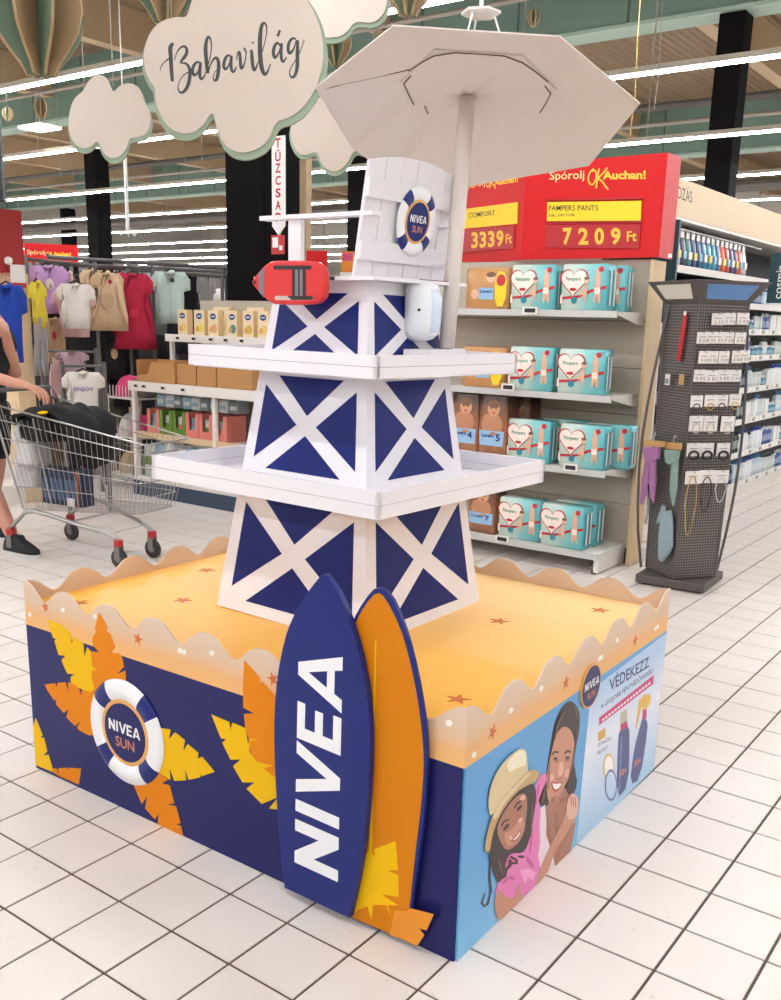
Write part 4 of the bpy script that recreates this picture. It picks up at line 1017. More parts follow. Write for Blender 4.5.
for a, b in vs:
    s_, t_ = (a-x0)/(x1-x0), b/.73; p = (q[0]*(1-s_)+q[1]*s_)*(1-t_)+(q[3]*(1-s_)+q[2]*s_)*t_; P.append(hf(p.x, p.y, .001))
MB().add(P, fs).build('lettering', M('brown_ink', (70, 56, 44), .6), tg, to)
TLV = [(.13, .40), (.40, .36), (.69, .33), (.96, .33), (1.23, .33), (1.45, .33), (1.66, .33), (1.87, .33)]
for z, d_ in TLV:
    sh = MB().box(TXF-.44, TXF-.012, TY0, TY1, z-.016, z).build('shelf', SHW if z < 1.5 else DARKB, tg, to)
    MB().box(TXF-.012, TXF, TY0, TY1, z-.03, z+.02).build('price_rail', SHW, sh, to)
    if z < 1.6:
        for k in range(22):
            y = 6.35+k*.105
            MB().box(TXF, TXF+.003, y, y+.06, z-.018, z+.012).build('price_label', WHITE if k % 3 else M('label_grey', (150, 150, 152), .6), sh, to)
# flag sign half out of the frame
fl = thing('flag_sign', 'dark teal flag sign with vertical white lettering on the toiletries shelf', 'sign', (TXF, 6.6, 1.52)); flo = (TXF, 6.6, 1.52)
ff = Fr((TXF+.02, 6.55, 0), (1, 0, 0), (0, 0, 1))
a = ff.pix(766, 303); b = ff.pix(772, 253)
MB().box(a[0], a[0]+.26, a[1], b[1], -.012, 0, ff).build('board', TEALP, fl, flo)
MB().tube([(TXF-.05, 6.56, 1.78), (TXF+.02+a[0]+.02, 6.56, 1.78)], .008, 6).build('bracket', SHG, fl, flo)
vs, fs = text_geo('cosmia', .01); xm = max(v[0] for v in vs)
MB().add([ff(a[0]+.11-bb*.085, a[1]+.03+aa/xm*.26, .001) for aa, bb in vs], fs).build('lettering', WHITE, fl, flo)
# hanging pouches under the header
def pouch_proto(name):
    t = thing(name, 'x', 'pouch', (0, 0, 0), 0, 'hanging refill pouches')
    return t
PC = [(40, 42, 50), (200, 204, 208), (50, 60, 80), (60, 120, 110), (40, 70, 120), (30, 60, 110), (36, 110, 150), (40, 130, 160), (60, 150, 170), (50, 120, 160), (216, 92, 30), (206, 80, 34), (60, 50, 90), (70, 66, 110), (220, 90, 60), (206, 208, 210)]
CN = ['black', 'white', 'charcoal', 'green', 'navy', 'dark blue', 'blue', 'turquoise', 'pale turquoise', 'steel blue', 'orange', 'dark orange', 'violet', 'plum', 'coral', 'pale grey']
rp_ = MB().tube([(TXF-.06, TY0+.02, 2.135), (TXF-.06, 7.2, 2.135)], .006, 6).build('hanging_rail', SHG, tg, to)
for k in range(16):
    y = 5.10+k*.108; c_ = PC[k]
    t = thing('refill_pouch', '%s pouch hanging under the toiletries header, number %s from the sign' % (CN[k], ['one', 'two', 'three', 'four', 'five', 'six', 'seven', 'eight', 'nine', 'ten', 'eleven', 'twelve', 'thirteen', 'fourteen', 'fifteen', 'sixteen'][k]), 'pouch', (TXF-.06, y, 1.892), 0, 'hanging refill pouches')
    mb = MB(); rings = []
    for z, d_, w_ in ((0.002, .03, .048), (.02, .034, .051), (.10, .028, .051), (.165, .014, .050), (.19, .003, .048)):
        rings.append([Vector((d_*math.cos(a_), w_*math.sin(a_), z)) for a_ in [2*math.pi*q_/12 for q_ in range(12)]])
    mb.loft(rings).build('bag', M('pouch_%d' % k, c_, .3, coat=.2), t, smooth=True)
    MB().box(-.002, .002, -.034, .034, .186, .232).build('header_card', WHITE, t)
    MB().box(.026, .034, -.03, .03, .05, .10).build('label_patch', M('pouch_label_%d' % (k % 3), [(230, 226, 220), (226, 196, 60), (120, 170, 200)][k % 3], .4), t)
    MB().tube([(0, 0, .225), (0, 0, .240)], .004, 6).build('hook', SHG, t)
# bottles in rows
def bottle_proto(kind, col, cap, nm):
    t = thing('toiletry_bottle', nm, 'bottle', (0, 0, 0), 0, 'toiletry bottles on the aisle shelves')
    h_ = {'tall': .20, 'can': .165, 'jar': .10, 'box': .15}[kind]
    if kind == 'box':
        MB().box(-.028, .028, -.034, .034, 0, h_).build('body', M('b_'+nm, col, .35), t); MB().box(.0282, .029, -.028, .028, h_*.25, h_*.8).build('label_print', WHITE, t)
    else:
        r = {'tall': .030, 'can': .027, 'jar': .036}[kind]
        MB().lathe([(r*.95, 0), (r, .008), (r, h_*.72), (r*.86, h_*.78), (r*.45, h_*.82)], 10).build('body', M('b_'+nm, col, .3, coat=.2), t, smooth=True)
        MB().lathe([(r*.5, h_*.815), (r*.5, h_*.97), (r*.42, h_)], 8).build('cap', M('cap_%d%d%d' % cap, cap, .35), t)
        MB().lathe([(r*1.012, h_*.22), (r*1.012, h_*.58)], 10).build('label_print', M('lab_'+nm, tuple(min(255, int(c_*.5+120)) for c_ in col), .4), t)
    return t
PR = [('tall', (236, 238, 240), (40, 70, 150), 'white'), ('tall', (30, 34, 44), (20, 20, 24), 'black'), ('can', (60, 90, 150), (230, 230, 232), 'blue'), ('tall', (190, 206, 214), (60, 110, 150), 'pale blue'), ('can', (30, 44, 80), (28, 30, 40), 'navy'), ('box', (228, 228, 226), (0, 0, 0), 'white boxed'), ('jar', (40, 120, 150), (236, 236, 236), 'teal'), ('can', (200, 206, 200), (36, 60, 60), 'silver'), ('tall', (40, 60, 50), (20, 24, 24), 'dark green')]
protos = {}
ORD = ['first', 'second', 'third', 'fourth', 'fifth', 'sixth', 'seventh', 'eighth', 'ninth', 'tenth', 'eleventh', 'twelfth', 'thirteenth', 'fourteenth', 'fifteenth', 'sixteenth', 'seventeenth', 'eighteenth', 'nineteenth', 'twentieth']+['further']*30
ordn = ['bottom', 'sixth', 'fifth', 'fourth', 'third', 'second', 'top', 'hanging']
for li, (z, d_) in enumerate(TLV[:7]):
    y = 6.05; run = 0; kind = 0; cnt = {}
    while y < 8.75:
        if run == 0: kind = random.choice([1, 4, 8, 1, 4] if y < 6.95 else [0, 3, 2, 7, 5, 6, 0, 3]); run = random.choice([2, 3, 3, 4])
        run -= 1
        key = kind; cnt[kind] = cnt.get(kind, 0)+1; lab = '%s %s toiletry bottle from the rack on the %s shelf' % (ORD[cnt[kind]-1], PR[kind][3], ordn[li])
        x = TXF-.06-random.uniform(0, .01)
        if key not in protos:
            protos[key] = bottle_proto(*PR[kind]); t = protos[key]; t.location = (x, y, z+.0005); t['label'] = lab
        else: t = dup(protos[key], (x, y, z+.0005), 0, lab)
        t.rotation_euler = (0, 0, random.uniform(-.15, .15))
        if kind == 5 or kind in (0, 1, 3, 8): pass
        s_ = random.uniform(.94, 1.04); hmax = (TLV[li+1][0]-z-.05)
        hh = {'tall': .20, 'can': .165, 'jar': .10, 'box': .15}[PR[kind][0]]; s_ = min(s_, hmax/hh); t.scale = (1, 1, s_)
        y += .079

# ================================================================== ACCESSORY RACK
RC = Vector((.581, 3.89, 0)); RANG = math.radians(-36)
GREYM = M('rack_grey_metal', (96, 90, 88), .5, metal=.35); GREYD = M('rack_dark_base', (84, 77, 73), .6)
def perforated():
    m = M('rack_perforated', (112, 105, 102), .5, metal=.3); nt = m.node_tree; b = nt.nodes['Principled BSDF']
    tc = nt.nodes.new('ShaderNodeTexCoord'); br = nt.nodes.new('ShaderNodeTexVoronoi'); br.voronoi_dimensions = '2D'; br.inputs['Scale'].default_value = 62; br.inputs['Randomness'].default_value = 0.0
    sx_ = nt.nodes.new('ShaderNodeSeparateXYZ'); ad_ = nt.nodes.new('ShaderNodeMath'); cx_ = nt.nodes.new('ShaderNodeCombineXYZ'); nt.links.new(tc.outputs['Object'], sx_.inputs[0]); nt.links.new(sx_.outputs[0], ad_.inputs[0]); nt.links.new(sx_.outputs[1], ad_.inputs[1]); nt.links.new(ad_.outputs[0], cx_.inputs[0]); nt.links.new(sx_.outputs[2], cx_.inputs[1])
    cr = nt.nodes.new('ShaderNodeValToRGB'); e = cr.color_ramp.elements; e[0].position = .28; e[0].color = rgb(30, 27, 26); e[1].position = .36; e[1].color = rgb(118, 110, 106)
    nt.links.new(cx_.outputs[0], br.inputs['Vector']); nt.links.new(br.outputs['Distance'], cr.inputs[0]); nt.links.new(cr.outputs[0], b.inputs['Base Color']); return m
PERF = perforated()
rk = thing('accessory_rack', 'grey perforated four-sided accessory rack on a square base', 'display rack', RC, RANG)
hb, ht, zb, ztop = .140, .158, .066, 1.60
MB().box(-.20, .20, -.20, .20, .012, .06, Fr((0, 0, 0), (math.cos(math.radians(39)), math.sin(math.radians(39)), 0), (-math.sin(math.radians(39)), math.cos(math.radians(39)), 0))).build('base', GREYD, rk, bevel=.004)
MB().box(-.17, .17, -.17, .17, 0, .012, Fr((0, 0, 0), (math.cos(math.radians(39)), math.sin(math.radians(39)), 0), (-math.sin(math.radians(39)), math.cos(math.radians(39)), 0))).build('base_foot', DBLK, rk)
sg = ((-1, -1), (1, -1), (1, 1), (-1, 1))
for k in range(4):
    a, b = sg[k], sg[(k+1) % 4]
    q = [Vector((a[0]*hb, a[1]*hb, zb)), Vector((b[0]*hb, b[1]*hb, zb)), Vector((b[0]*ht, b[1]*ht, ztop)), Vector((a[0]*ht, a[1]*ht, ztop))]
    n_ = (q[1]-q[0]).cross(q[3]-q[0]).normalized()
    MB().loft([[p-n_*.006 for p in q], q]).build('perforated_panel', PERF, rk)
    MB().tube([tuple(q[0]*1.0), tuple(q[3])], .008, 6).build('corner_post', GREYM, rk)
MB().lathe([(.05, .058), (.05, .07)], 16).build('spindle', GREYD, rk)
# flared header
fz0, fz1, f0, f1 = 1.60, 1.715, .162, .235
for k in range(4):
    a, b = sg[k], sg[(k+1) % 4]
    q = [Vector((a[0]*f0, a[1]*f0, fz0)), Vector((b[0]*f0, b[1]*f0, fz0)), Vector((b[0]*f1, b[1]*f1, fz1)), Vector((a[0]*f1, a[1]*f1, fz1))]
    n_ = (q[1]-q[0]).cross(q[3]-q[0]).normalized()
    o = MB().loft([[p-n_*.005 for p in q], q]).build('header_panel', GREYD, rk)
    def bil(s_, t_): return (q[0]*(1-s_)+q[1]*s_)*(1-t_)+(q[3]*(1-s_)+q[2]*s_)*t_
    lab = [bil(.14, .2), bil(.86, .2), bil(.86, .85), bil(.14, .85)]
    MB().loft([[p+n_*.0005 for p in lab], [p+n_*.002 for p in lab]]).build('header_label', M('label_blue', (88, 130, 182), .4) if k == 1 else M('label_cream', (214, 206, 190), .5), o)
# which faces the camera sees: -y local and +x local
Rz = Matrix.Rotation(RANG, 3, 'Z')
def rackface(k):
    a, b = sg[k], sg[(k+1) % 4]
    q0 = Vector((a[0]*hb, a[1]*hb, zb)); q1 = Vector((b[0]*hb, b[1]*hb, zb)); q3 = Vector((a[0]*ht, a[1]*ht, ztop))
    ex = (q1-q0).normalized(); ey = (q3-q0); ey = (ey-ex*ey.dot(ex)).normalized()
    return Fr(q0, ex, ey), Fr(RC+Rz @ q0, Rz @ ex, Rz @ ey)
LX, WX = rackface(1); LY, WY = rackface(0)
# bowed side rails
for pts in ([(641, 567), (637, 520), (640, 450), (650, 390), (661, 340), (670, 304)], [(715, 577), (727, 530), (737, 480), (743, 430), (747, 370), (748, 304)]):
    nvec = Vector((RC.x-CAM.x, RC.y-CAM.y, 0)).normalized()
    pp = [at_pl(x, y, RC, nvec) for x, y in smoothpoly(pts, 1, False)]
    iv = Rz.inverted(); MB().tube([tuple(iv @ (p-RC)) for p in pp], .008, 8).build('side_rail', GREYM, rk)
CARD = M('accessory_card', (224, 218, 212), .5); CARDB = M('card_black_item', (30, 28, 30), .5); CARDG = M('card_gold_item', (196, 160, 96), .35, metal=.5); CLR = M('card_clear_item', (190, 180, 170), .3)
ca = crop(635, 270, 5.785); cb = crop(635, 420, 5.556)
rows = [('top', ca([(480, 285), (548, 283), (625, 283)]), .062, .052, 0), ('second', ca([(392, 393), (440, 392), (478, 392), (540, 393), (610, 395)]), .058, .052, 0), ('third', ca([(400, 505), (450, 505), (515, 505), (590, 503), (632, 500)]), .054, .056, 0), ('fourth', ca([(375, 612), (443, 615), (512, 612), (580, 612)]), .060, .054, 0), ('fifth', ca([(357, 760), (437, 757), (503, 757), (580, 752)]), .062, .054, 1), ('sixth', cb([(340, 20), (420, 20), (515, 22)]), .072, .072, 2), ('seventh', cb([(325, 165), (400, 165), (490, 165)]), .070, .062, 3), ('lowest', cb([(320, 320), (400, 315), (480, 315)]), .078, .062, 4)]
onm = ['first', 'second', 'third', 'fourth', 'fifth']
for rn, pts, wd, hh, kind in rows:
    wd *= 1.22; hh *= 1.18
    for k, (x, y) in enumerate(pts):
        u, v = WX.pix(x, y, .03)
        world = WX(u, v-hh/2, .03)
        what = {0: 'white accessory card', 1: 'white card with small clips', 2: 'tall white hair-tie card', 3: 'white card with black hair bands', 4: 'white necklace card'}[kind]
        t = thing('accessory_card', '%s, %s in the %s row of the grey rack' % (what, onm[k], rn), 'accessory card', world, RANG+math.pi/2, 'cards on the accessory rack')
        MB().box(-wd/2, wd/2, -.002, .002, 0, hh).build('card', CARD, t)
        MB().box(-wd*.3, wd*.3, -.0032, -.0022, hh*.55, hh*.62).build('card_print', M('card_print_grey', (150, 146, 146), .6), t)
        if kind == 0:
            for s_ in (-.3, .05, .3): MB().box(wd*s_, wd*s_+.008, -.006, -.0022, hh*.15, hh*.42).build('hair_clip', CLR, t)
        if kind == 1: MB().tube([(.022*math.cos(a_), -.005, .0+.018*math.sin(a_)) for a_ in [2*math.pi*q_/12 for q_ in range(12)]], .003, 5, closed=True).build('hair_ring', CARDG if k % 2 else CARDB, t)
        if kind == 2: MB().tube([(.024*math.cos(a_), -.005, .016+.026*math.sin(a_)) for a_ in [2*math.pi*q_/14 for q_ in range(14)]], .003, 5, closed=True).build('hair_ring', CLR, t)
        if kind == 3: MB().tube([(.030*math.cos(a_), -.008, .006+.022*math.sin(a_)) for a_ in [2*math.pi*q_/14 for q_ in range(14)]], .007, 6, closed=True).build('hair_ring', CARDB, t)
        if kind == 4:
            L_ = (.34, .20, .14)[k]; wl = .036
            MB().tube([(wl*math.cos(a_)*(.8 if math.sin(a_) < 0 else 1), -.006, .02+L_*.5*math.sin(a_)-L_*.42) for a_ in [2*math.pi*q_/20 for q_ in range(20)]], .0032, 5, closed=True).build('chain', (CARDG, CARDB, SHG)[k], t)
        u0, v0 = u, v+hh/2-.006
        MB().tube([tuple(LX(u0, v0, 0)), tuple(LX(u0, v0, .05)), tuple(LX(u0, v0+.012, .055))], .0025, 5).build('peg', SHG, rk)
# left face: red strap, small cards, scarves on wooden hangers
def facething(name, label, cat, x, y, c_):
    u, v = WY.pix(x, y, c_); return thing(name, label, cat, WY(u, v, c_), RANG), u, v
t, u, v = facething('red_hair_band', 'red patterned hair band hanging high on the rack', 'hair band', 679, 361, .02)
MB().prism([(-.022, 0), (.012, 0), (.034, .20), (.038, .26), (.02, .265), (.008, .25)], -.004, .004, Fr((0, 0, 0), (1, 0, 0), (0, 0, 1))).build('band', M('red_cloth', (176, 36, 40), .7), t)
MB().lathe([(.012, 0), (.012, .004)], 12, Fr((.028, -.006, .255), (1, 0, 0), (0, 0, 1))).build('white_tag', CARD, t)
for x, y, nm in ((667, 385, 'green small card on the left face of the rack'), (681, 385, 'brown small card on the left face of the rack')):
    t, u, v = facething('accessory_card', nm, 'accessory card', x, y, .03); t['group'] = 'cards on the accessory rack'
    MB().box(-.022, .022, -.002, .002, 0, .06).build('card', CARD if x < 670 else M('card_brown', (190, 150, 110), .6), t)
    MB().box(-.016, .016, -.004, -.002, .008, .035).build('hair_clip', M('clip_green', (120, 150, 130), .5) if x < 670 else CARDG, t)
def scarf(name, label, pts, mat_, hang, c_, px0):
    P = [WY.pix(x, y, c_) for x, y in px0]; zb_ = min(p[1] for p in P); u0 = sum(p[0] for p in P)/len(P)
    t = thing(name, label, 'scarf', WY(u0, zb_, c_), RANG); l = Fr((0, 0, 0), (1, 0, 0), (0, 0, 1))
    for grp in pts:
        q = [WY.pix(x, y, c_) for x, y in grp[1]]
        MB().prism([(a-u0, b-zb_) for a, b in q], grp[2], grp[3], l).build(grp[0], mat_, t, bevel=.003)
    if hang:
        q = [WY.pix(x, y, c_) for x, y in hang]; q = [(a-u0, b-zb_) for a, b in q]
        MB().prism(q, -.006, .004, l).build('wood_hanger', M('hanger_wood', (190, 146, 92), .5), t)
        mx, mz = (q[0][0]+q[1][0])/2, max(q[0][1], q[1][1])
        MB().tube([(mx, 0, mz-.01), (mx, 0, mz+.02), (mx+.01, 0, mz+.035), (mx+.022, 0, mz+.025)], .002, 5).build('hanger_hook', SHG, t)
    return t
PUR = M('purple_scarf', (158, 104, 148), .8, noise=.1, nscale=60); GRS = M('green_scarf', (126, 150, 138), .8, noise=.1, nscale=60); GBL = M('grey_blue_scarf', (140, 160, 166), .75, noise=.12, nscale=40)
g1 = cb([(42, 150), (135, 150), (130, 215), (90, 240), (60, 225)]); g2 = cb([(58, 225), (85, 240), (75, 330), (62, 420), (40, 470), (30, 460), (40, 340)]); g3 = cb([(90, 240), (115, 225), (118, 340), (108, 460), (90, 430), (82, 330)])
scarf('tied_scarf', 'purple scarf tied on a wooden hanger on the rack', [('knot', g1, -.008, .012), ('tail', g2, -.004, .006), ('tail', g3, -.002, .010)], PUR, cb([(40, 112), (160, 118), (160, 150), (40, 145)]), .075, g2)
g1 = cb([(168, 165), (245, 170), (235, 225), (200, 250), (172, 235)]); g2 = cb([(205, 240), (238, 220), (232, 380), (215, 480), (195, 400)])
scarf('tied_scarf', 'green scarf tied on a wooden hanger on the rack', [('knot', g1, -.008, .012), ('tail', g2, -.004, .008)], GRS, cb([(165, 122), (255, 130), (252, 165), (165, 158)]), .045, g2)
g1 = cb([(150, 520), (195, 500), (205, 570), (205, 700), (190, 740), (155, 790), (135, 770), (138, 640)]); g2 = cb([(118, 572), (150, 470), (165, 480), (170, 530), (130, 575)])
scarf('folded_scarf', 'grey-blue scarf hanging low on the dark side of the rack', [('drape', g1, -.008, .012), ('fold', g2, -.004, .006)], GBL, None, .03, g1)
# ================================================================== LEFT SIDE: CART, SHOPPER, BABY SHELF, CLOTHES
# ---- shopping cart
CHR = M('cart_chrome', (176, 174, 170), .3, metal=.85); WHEELM = M('cart_wheel', (52, 48, 46), .7); HUB = M('wheel_hub', (120, 116, 112), .5); CRED = M('cart_red_collar', (176, 40, 36), .5)
CA = math.radians(10); CO = Vector((-2.90, 1.955, 0))
ct = thing('shopping_cart', 'chrome wire shopping cart with dark wheels and red collars', 'shopping cart', CO, CA)
def wheel(x, y, nm='wheel'):
    fr = Fr((x, y, .058), (1, 0, 0), (0, 0, 1))
    w_ = MB().lathe([(.030, -.013), (.052, -.014), (.058, -.008), (.058, .008), (.052, .014), (.030, .013)], 20, fr).build('wheel', WHEELM, ct, smooth=True)
    MB().lathe([(.022, -.0145), (.022, .0145)], 12, fr).build('hub', HUB, w_)
    MB().box(x-.022, x+.016, y-.022, y-.017, .05, .135).build('fork', HUB, ct); MB().box(x-.022, x+.016, y+.017, y+.022, .05, .135).build('fork', HUB, ct)
    MB().lathe([(.026, .132), (.028, .136), (.028, .165), (.024, .170)], 12, Fr((x-.003, y, 0), (1, 0, 0), (0, 1, 0))).build('collar', CRED, ct)
for x, y in ((0, -.25), (0, .25), (.77, -.15), (.77, .15)): wheel(x, y)
for s_ in (-1, 1):
    MB().tube([(-.003, s_*.25, .165), (.03, s_*.25, .20), (.13, s_*.25, .285), (.20, s_*.248, .30), (.30, s_*.24, .29), (.52, s_*.20, .24), (.66, s_*.17, .215), (.73, s_*.155, .19), (.767, s_*.15, .165)], .0135, 8).build('chassis_tube', CHR, ct, smooth=True)
MB().tube([(.45, -.21, .255), (.45, .21, .255)], .006, 6).build('cross_rod', CHR, ct); MB().tube([(.70, -.16, .2), (.70, .16, .2)], .006, 6).build('cross_rod', CHR, ct)
def bk_(s_, t_, side):
    """basket wall point: s along the length 0..1, t height 0..1, side -1 / +1"""
    bot = Vector((.10+.84*s_, side*(.235-.075*s_), .30+.045*s_)); top = Vector((-.06+1.10*s_, side*(.275-.075*s_), .93-.17*s_))
    return bot.lerp(top, t_)
mb = MB()
NV = 26
for side in (-1, 1):
    for k in range(NV+1):
        s_ = k/NV; mb.tube([tuple(bk_(s_, 0, side)), tuple(bk_(s_, .97 if s_ > .3 else .92, side))], .0021, 4)
for k in range(1, 9):
    f_ = k/9
    mb.tube([tuple(bk_(1, 0, -1).lerp(bk_(1, 0, 1), f_)), tuple(bk_(1, 1, -1).lerp(bk_(1, 1, 1), f_))], .0021, 4)
    mb.tube([tuple(bk_(0, 0, -1).lerp(bk_(0, 0, 1), f_)), tuple(bk_(1, 0, -1).lerp(bk_(1, 0, 1), f_))], .0021, 4)
    mb.tube([tuple(bk_(0, 0, -1).lerp(bk_(0, 0, 1), f_)), tuple(bk_(0, 1, -1).lerp(bk_(0, 1, 1), f_))], .0021, 4)
o = mb.build('wire_mesh', CHR, ct); o['kind'] = 'stuff'
for t_, r in ((0, .0035), (.22, .003), (.45, .003), (.68, .003), (.86, .0035), (1.0, .0055)):
    pts = [bk_(0, t_, -1), bk_(.5, t_, -1), bk_(1, t_, -1)-Vector((.02, 0, 0)), bk_(1, t_, -1)+Vector((0, .02, 0)), bk_(1, t_, 1)-Vector((0, .02, 0)), bk_(1, t_, 1)-Vector((.02, 0, 0)), bk_(.5, t_, 1), bk_(0, t_, 1)]
    MB().tube([tuple(p) for p in pts], r, 6).build('basket_hoop' if t_ < 1 else 'basket_rim', CHR, ct)
for side in (-1, 1):
    MB().tube([tuple(bk_(0, 0, side)), tuple(bk_(0, 1, side)), (-.10, side*.275, .985), (-.13, side*.26, 1.0)], .007, 6).build('rear_upright', CHR, ct)
    MB().tube([(.34, side*.23, .32), (.28, side*.235, .60), (.24, side*.245, .86)], .005, 6).build('seat_frame', CHR, ct)
MB().tube([(-.13, -.26, 1.0), (-.13, .26, 1.0)], .014, 10).build('handle', M('cart_handle_grey', (92, 90, 92), .5), ct, smooth=True)
# ---- what is in the cart
def to_cart(p): return CO+Matrix.Rotation(CA, 3, 'Z') @ Vector(p)
def cloth_lump(name, label, cat, loc, size, mat_, seed, rotz=0, rough_=.35, group=None, n=18):
    """a crumpled soft heap"""
    rnd = random.Random(seed); ph = [rnd.uniform(0, 6.28) for _ in range(9)]
    mb = MB(); rings = []
    m = 10
    for i in range(m+1):
        v = i/m; a = v*math.pi*.5; row = []
        for k in range(n):
            t_ = 2*math.pi*k/n
            w_ = 1+rough_*.5*(math.sin(3*t_+ph[0]+2*v)+.6*math.sin(5*t_+ph[1]-3*v)+.4*math.sin(8*t_+ph[2]+5*v))*.4
            r = math.cos(a)**.55*w_ if i < m else .02
            z = math.sin(a)*(1+rough_*.3*(math.sin(2*t_+ph[3])+math.sin(4*t_+ph[4]+4*v))*.4)
            row.append(Vector((r*math.cos(t_)*size[0]/2, r*math.sin(t_)*size[1]/2, z*size[2])))
        rings.append(row)
    mb.loft(rings); o = mb.build(name, mat_, None, smooth=True); o.location = loc; o.rotation_euler = (0, 0, rotz)
    return tag(o, label, cat, group)
BLKC = M('black_cloth', (22, 20, 22), .85, noise=.2, nscale=30, bump=.3, bscale=40); WHC = M('white_cloth', (214, 210, 208), .85, noise=.1, nscale=30, bump=.3, bscale=40)
cart_black = []
t = thing('black_garments', 'black garments heaped over the cart rim', 'clothing', to_cart((.22, -.02, .70)), CA)
def drape(parent, name, mat_, pts, w0, w1, seed):
    """a soft sheet hanging over a path of points (x,z), width along y"""
    rnd = random.Random(seed); mb = MB(); rows = []
    P = smoothpoly(pts, 2, False); n = len(P)
    for i, (x, z) in enumerate(P):
        row = []
        for k in range(13):
            f_ = k/12; y = w0+(w1-w0)*f_
            row.append(Vector((x+.012*math.sin(9*f_+i*.4+seed), y+.012*math.sin(i*.7+seed), z+.016*math.sin(7*f_+seed*1.7+i*.3)+.01*math.sin(17*f_+i*.5))))
        rows.append(row)
    mb.loft(rows, False, False); return mb.build(name, mat_, parent, smooth=True, solid=.012)
o = cloth_lump('black_garment', 'x', 'x', (0, 0, 0), (.50, .40, .20), BLKC, 3, .2, .5); o.parent = t; o.name = 'heap'
del o['label']; del o['category']
o.location = (0.0, .02, .02)
drape(t, 'hanging_fold', BLKC, [(-.05, .17), (.08, .22), (.20, .16), (.22, .0), (.20, -.14)], -.15, .24, 1)
drape(t, 'hanging_fold', BLKC, [(-.22, .12), (-.1, .20), (.05, .17), (.1, .05)], -.22, .1, 2)
MB().prism(smoothpoly([(-.02, 0), (.03, .012), (.07, .0), (.05, -.012), (0, -.01)], 1), 0, .004, Fr((.02, -.17, .19), (1, .1, .1), (0, .4, .6))).build('yellow_print', YELLOW, t)
t = thing('white_garments', 'crumpled white garments in the rear of the cart', 'clothing', to_cart((.03, -.10, .42)), CA)
for k, (x, y, z, sx, sy, sz) in enumerate(((0, 0, .0, .20, .22, .20), (.05, -.02, .14, .20, .20, .18), (-.02, .02, .26, .16, .18, .16))):
    o = cloth_lump('fold', 'x', 'x', (x, y, z), (sx, sy, sz), WHC, 20+k, k, .6); o.parent = t; del o['label']; del o['category']
t = thing('boxed_set', 'dark blue printed carton standing in the cart', 'box', to_cart((.34, -.10, .335)), CA)
MB().box(-.16, .16, -.05, .05, 0, .22).build('carton', M('carton_navy', (28, 38, 66), .5), t)
for k in range(5): MB().box(-.15+k*.058, -.105+k*.058, -.0515, -.0505, .03, .16).build('carton_print', M('carton_bottle_print', (64, 84, 120), .5), t)
MB().box(.04, .10, -.052, -.051, .0, .05).build('price_sticker', CARD, t); MB().box(.118, .135, -.052, -.0505, 0, .22).build('carton_stripe', M('carton_orange', (150, 84, 50), .5), t)

# ---- the shopper at the cart handle
SKIN = M('skin', (198, 142, 118), .5, noise=.05, nscale=20); SHIRT = M('black_shirt', (20, 19, 22), .85); SHORTS = M('black_shorts', (18, 17, 19), .85)
HAIRM = M('brown_hair', (70, 48, 36), .7); SHOE = M('black_shoe', (20, 20, 22), .7); SOLE = M('white_sole', (206, 204, 202), .6)
PB = Vector((-3.22, 1.80, 0)); PA = math.radians(8)
ps = thing('person', 'person in black shirt and shorts reaching into the cart, hand at face', 'person', PB, PA)
def skin_mesh(name, verts, edges, radii, mat_, parent, root=0, sub=2):
    me = bpy.data.meshes.new(name); me.from_pydata(verts, edges, []); me.update(); me.materials.append(mat_)
    o = bpy.data.objects.new(name, me); COL.objects.link(o); o.parent = parent
    sk = o.modifiers.new('skin', 'SKIN'); sk.use_smooth_shade = True
    if not me.skin_vertices: 
        bpy.context.view_layer.update()
    if me.skin_vertices:
        for i, r in enumerate(radii):
            v = me.skin_vertices[0].data[i]; v.radius = r if isinstance(r, tuple) else (r, r); v.use_root = (i == root)
    ss = o.modifiers.new('sub', 'SUBSURF'); ss.levels = sub; ss.render_levels = sub
    return o
# local axes: x forward (towards the cart), y left, z up; 1.66 m tall
V = [(0, 0, .92), (.0, 0, 1.05), (.02, 0, 1.20), (.02, 0, 1.33), (.03, 0, 1.42), (.05, 0, 1.49),   # pelvis, waist, chest, collar, neck, skull base
     (.0, -.10, .88), (.10, -.11, .50), (.34, -.12, .10),                                               # right leg steps forward
     (-.02, .10, .88), (-.05, .11, .48), (-.18, .11, .09),                                              # left leg
     (.02, -.19, 1.30), (.18, -.22, 1.13), (.46, -.14, 1.06), (.55, -.12, 1.05),                        # right arm to the cart
     (.02, .19, 1.30), (.08, .20, 1.06), (.17, .08, 1.30), (.19, .05, 1.37)]                               # left arm, hand at the face
E_ = [(0, 1), (1, 2), (2, 3), (3, 4), (4, 5), (0, 6), (6, 7), (7, 8), (0, 9), (9, 10), (10, 11), (3, 12), (12, 13), (13, 14), (14, 15), (3, 16), (16, 17), (17, 18), (18, 19)]
Rr = [(.15, .13), (.14, .12), (.15, .13), (.12, .10), .055, .055, .095, .062, .042, .095, .062, .042, .06, .046, .032, .026, .06, .046, .032, .026]
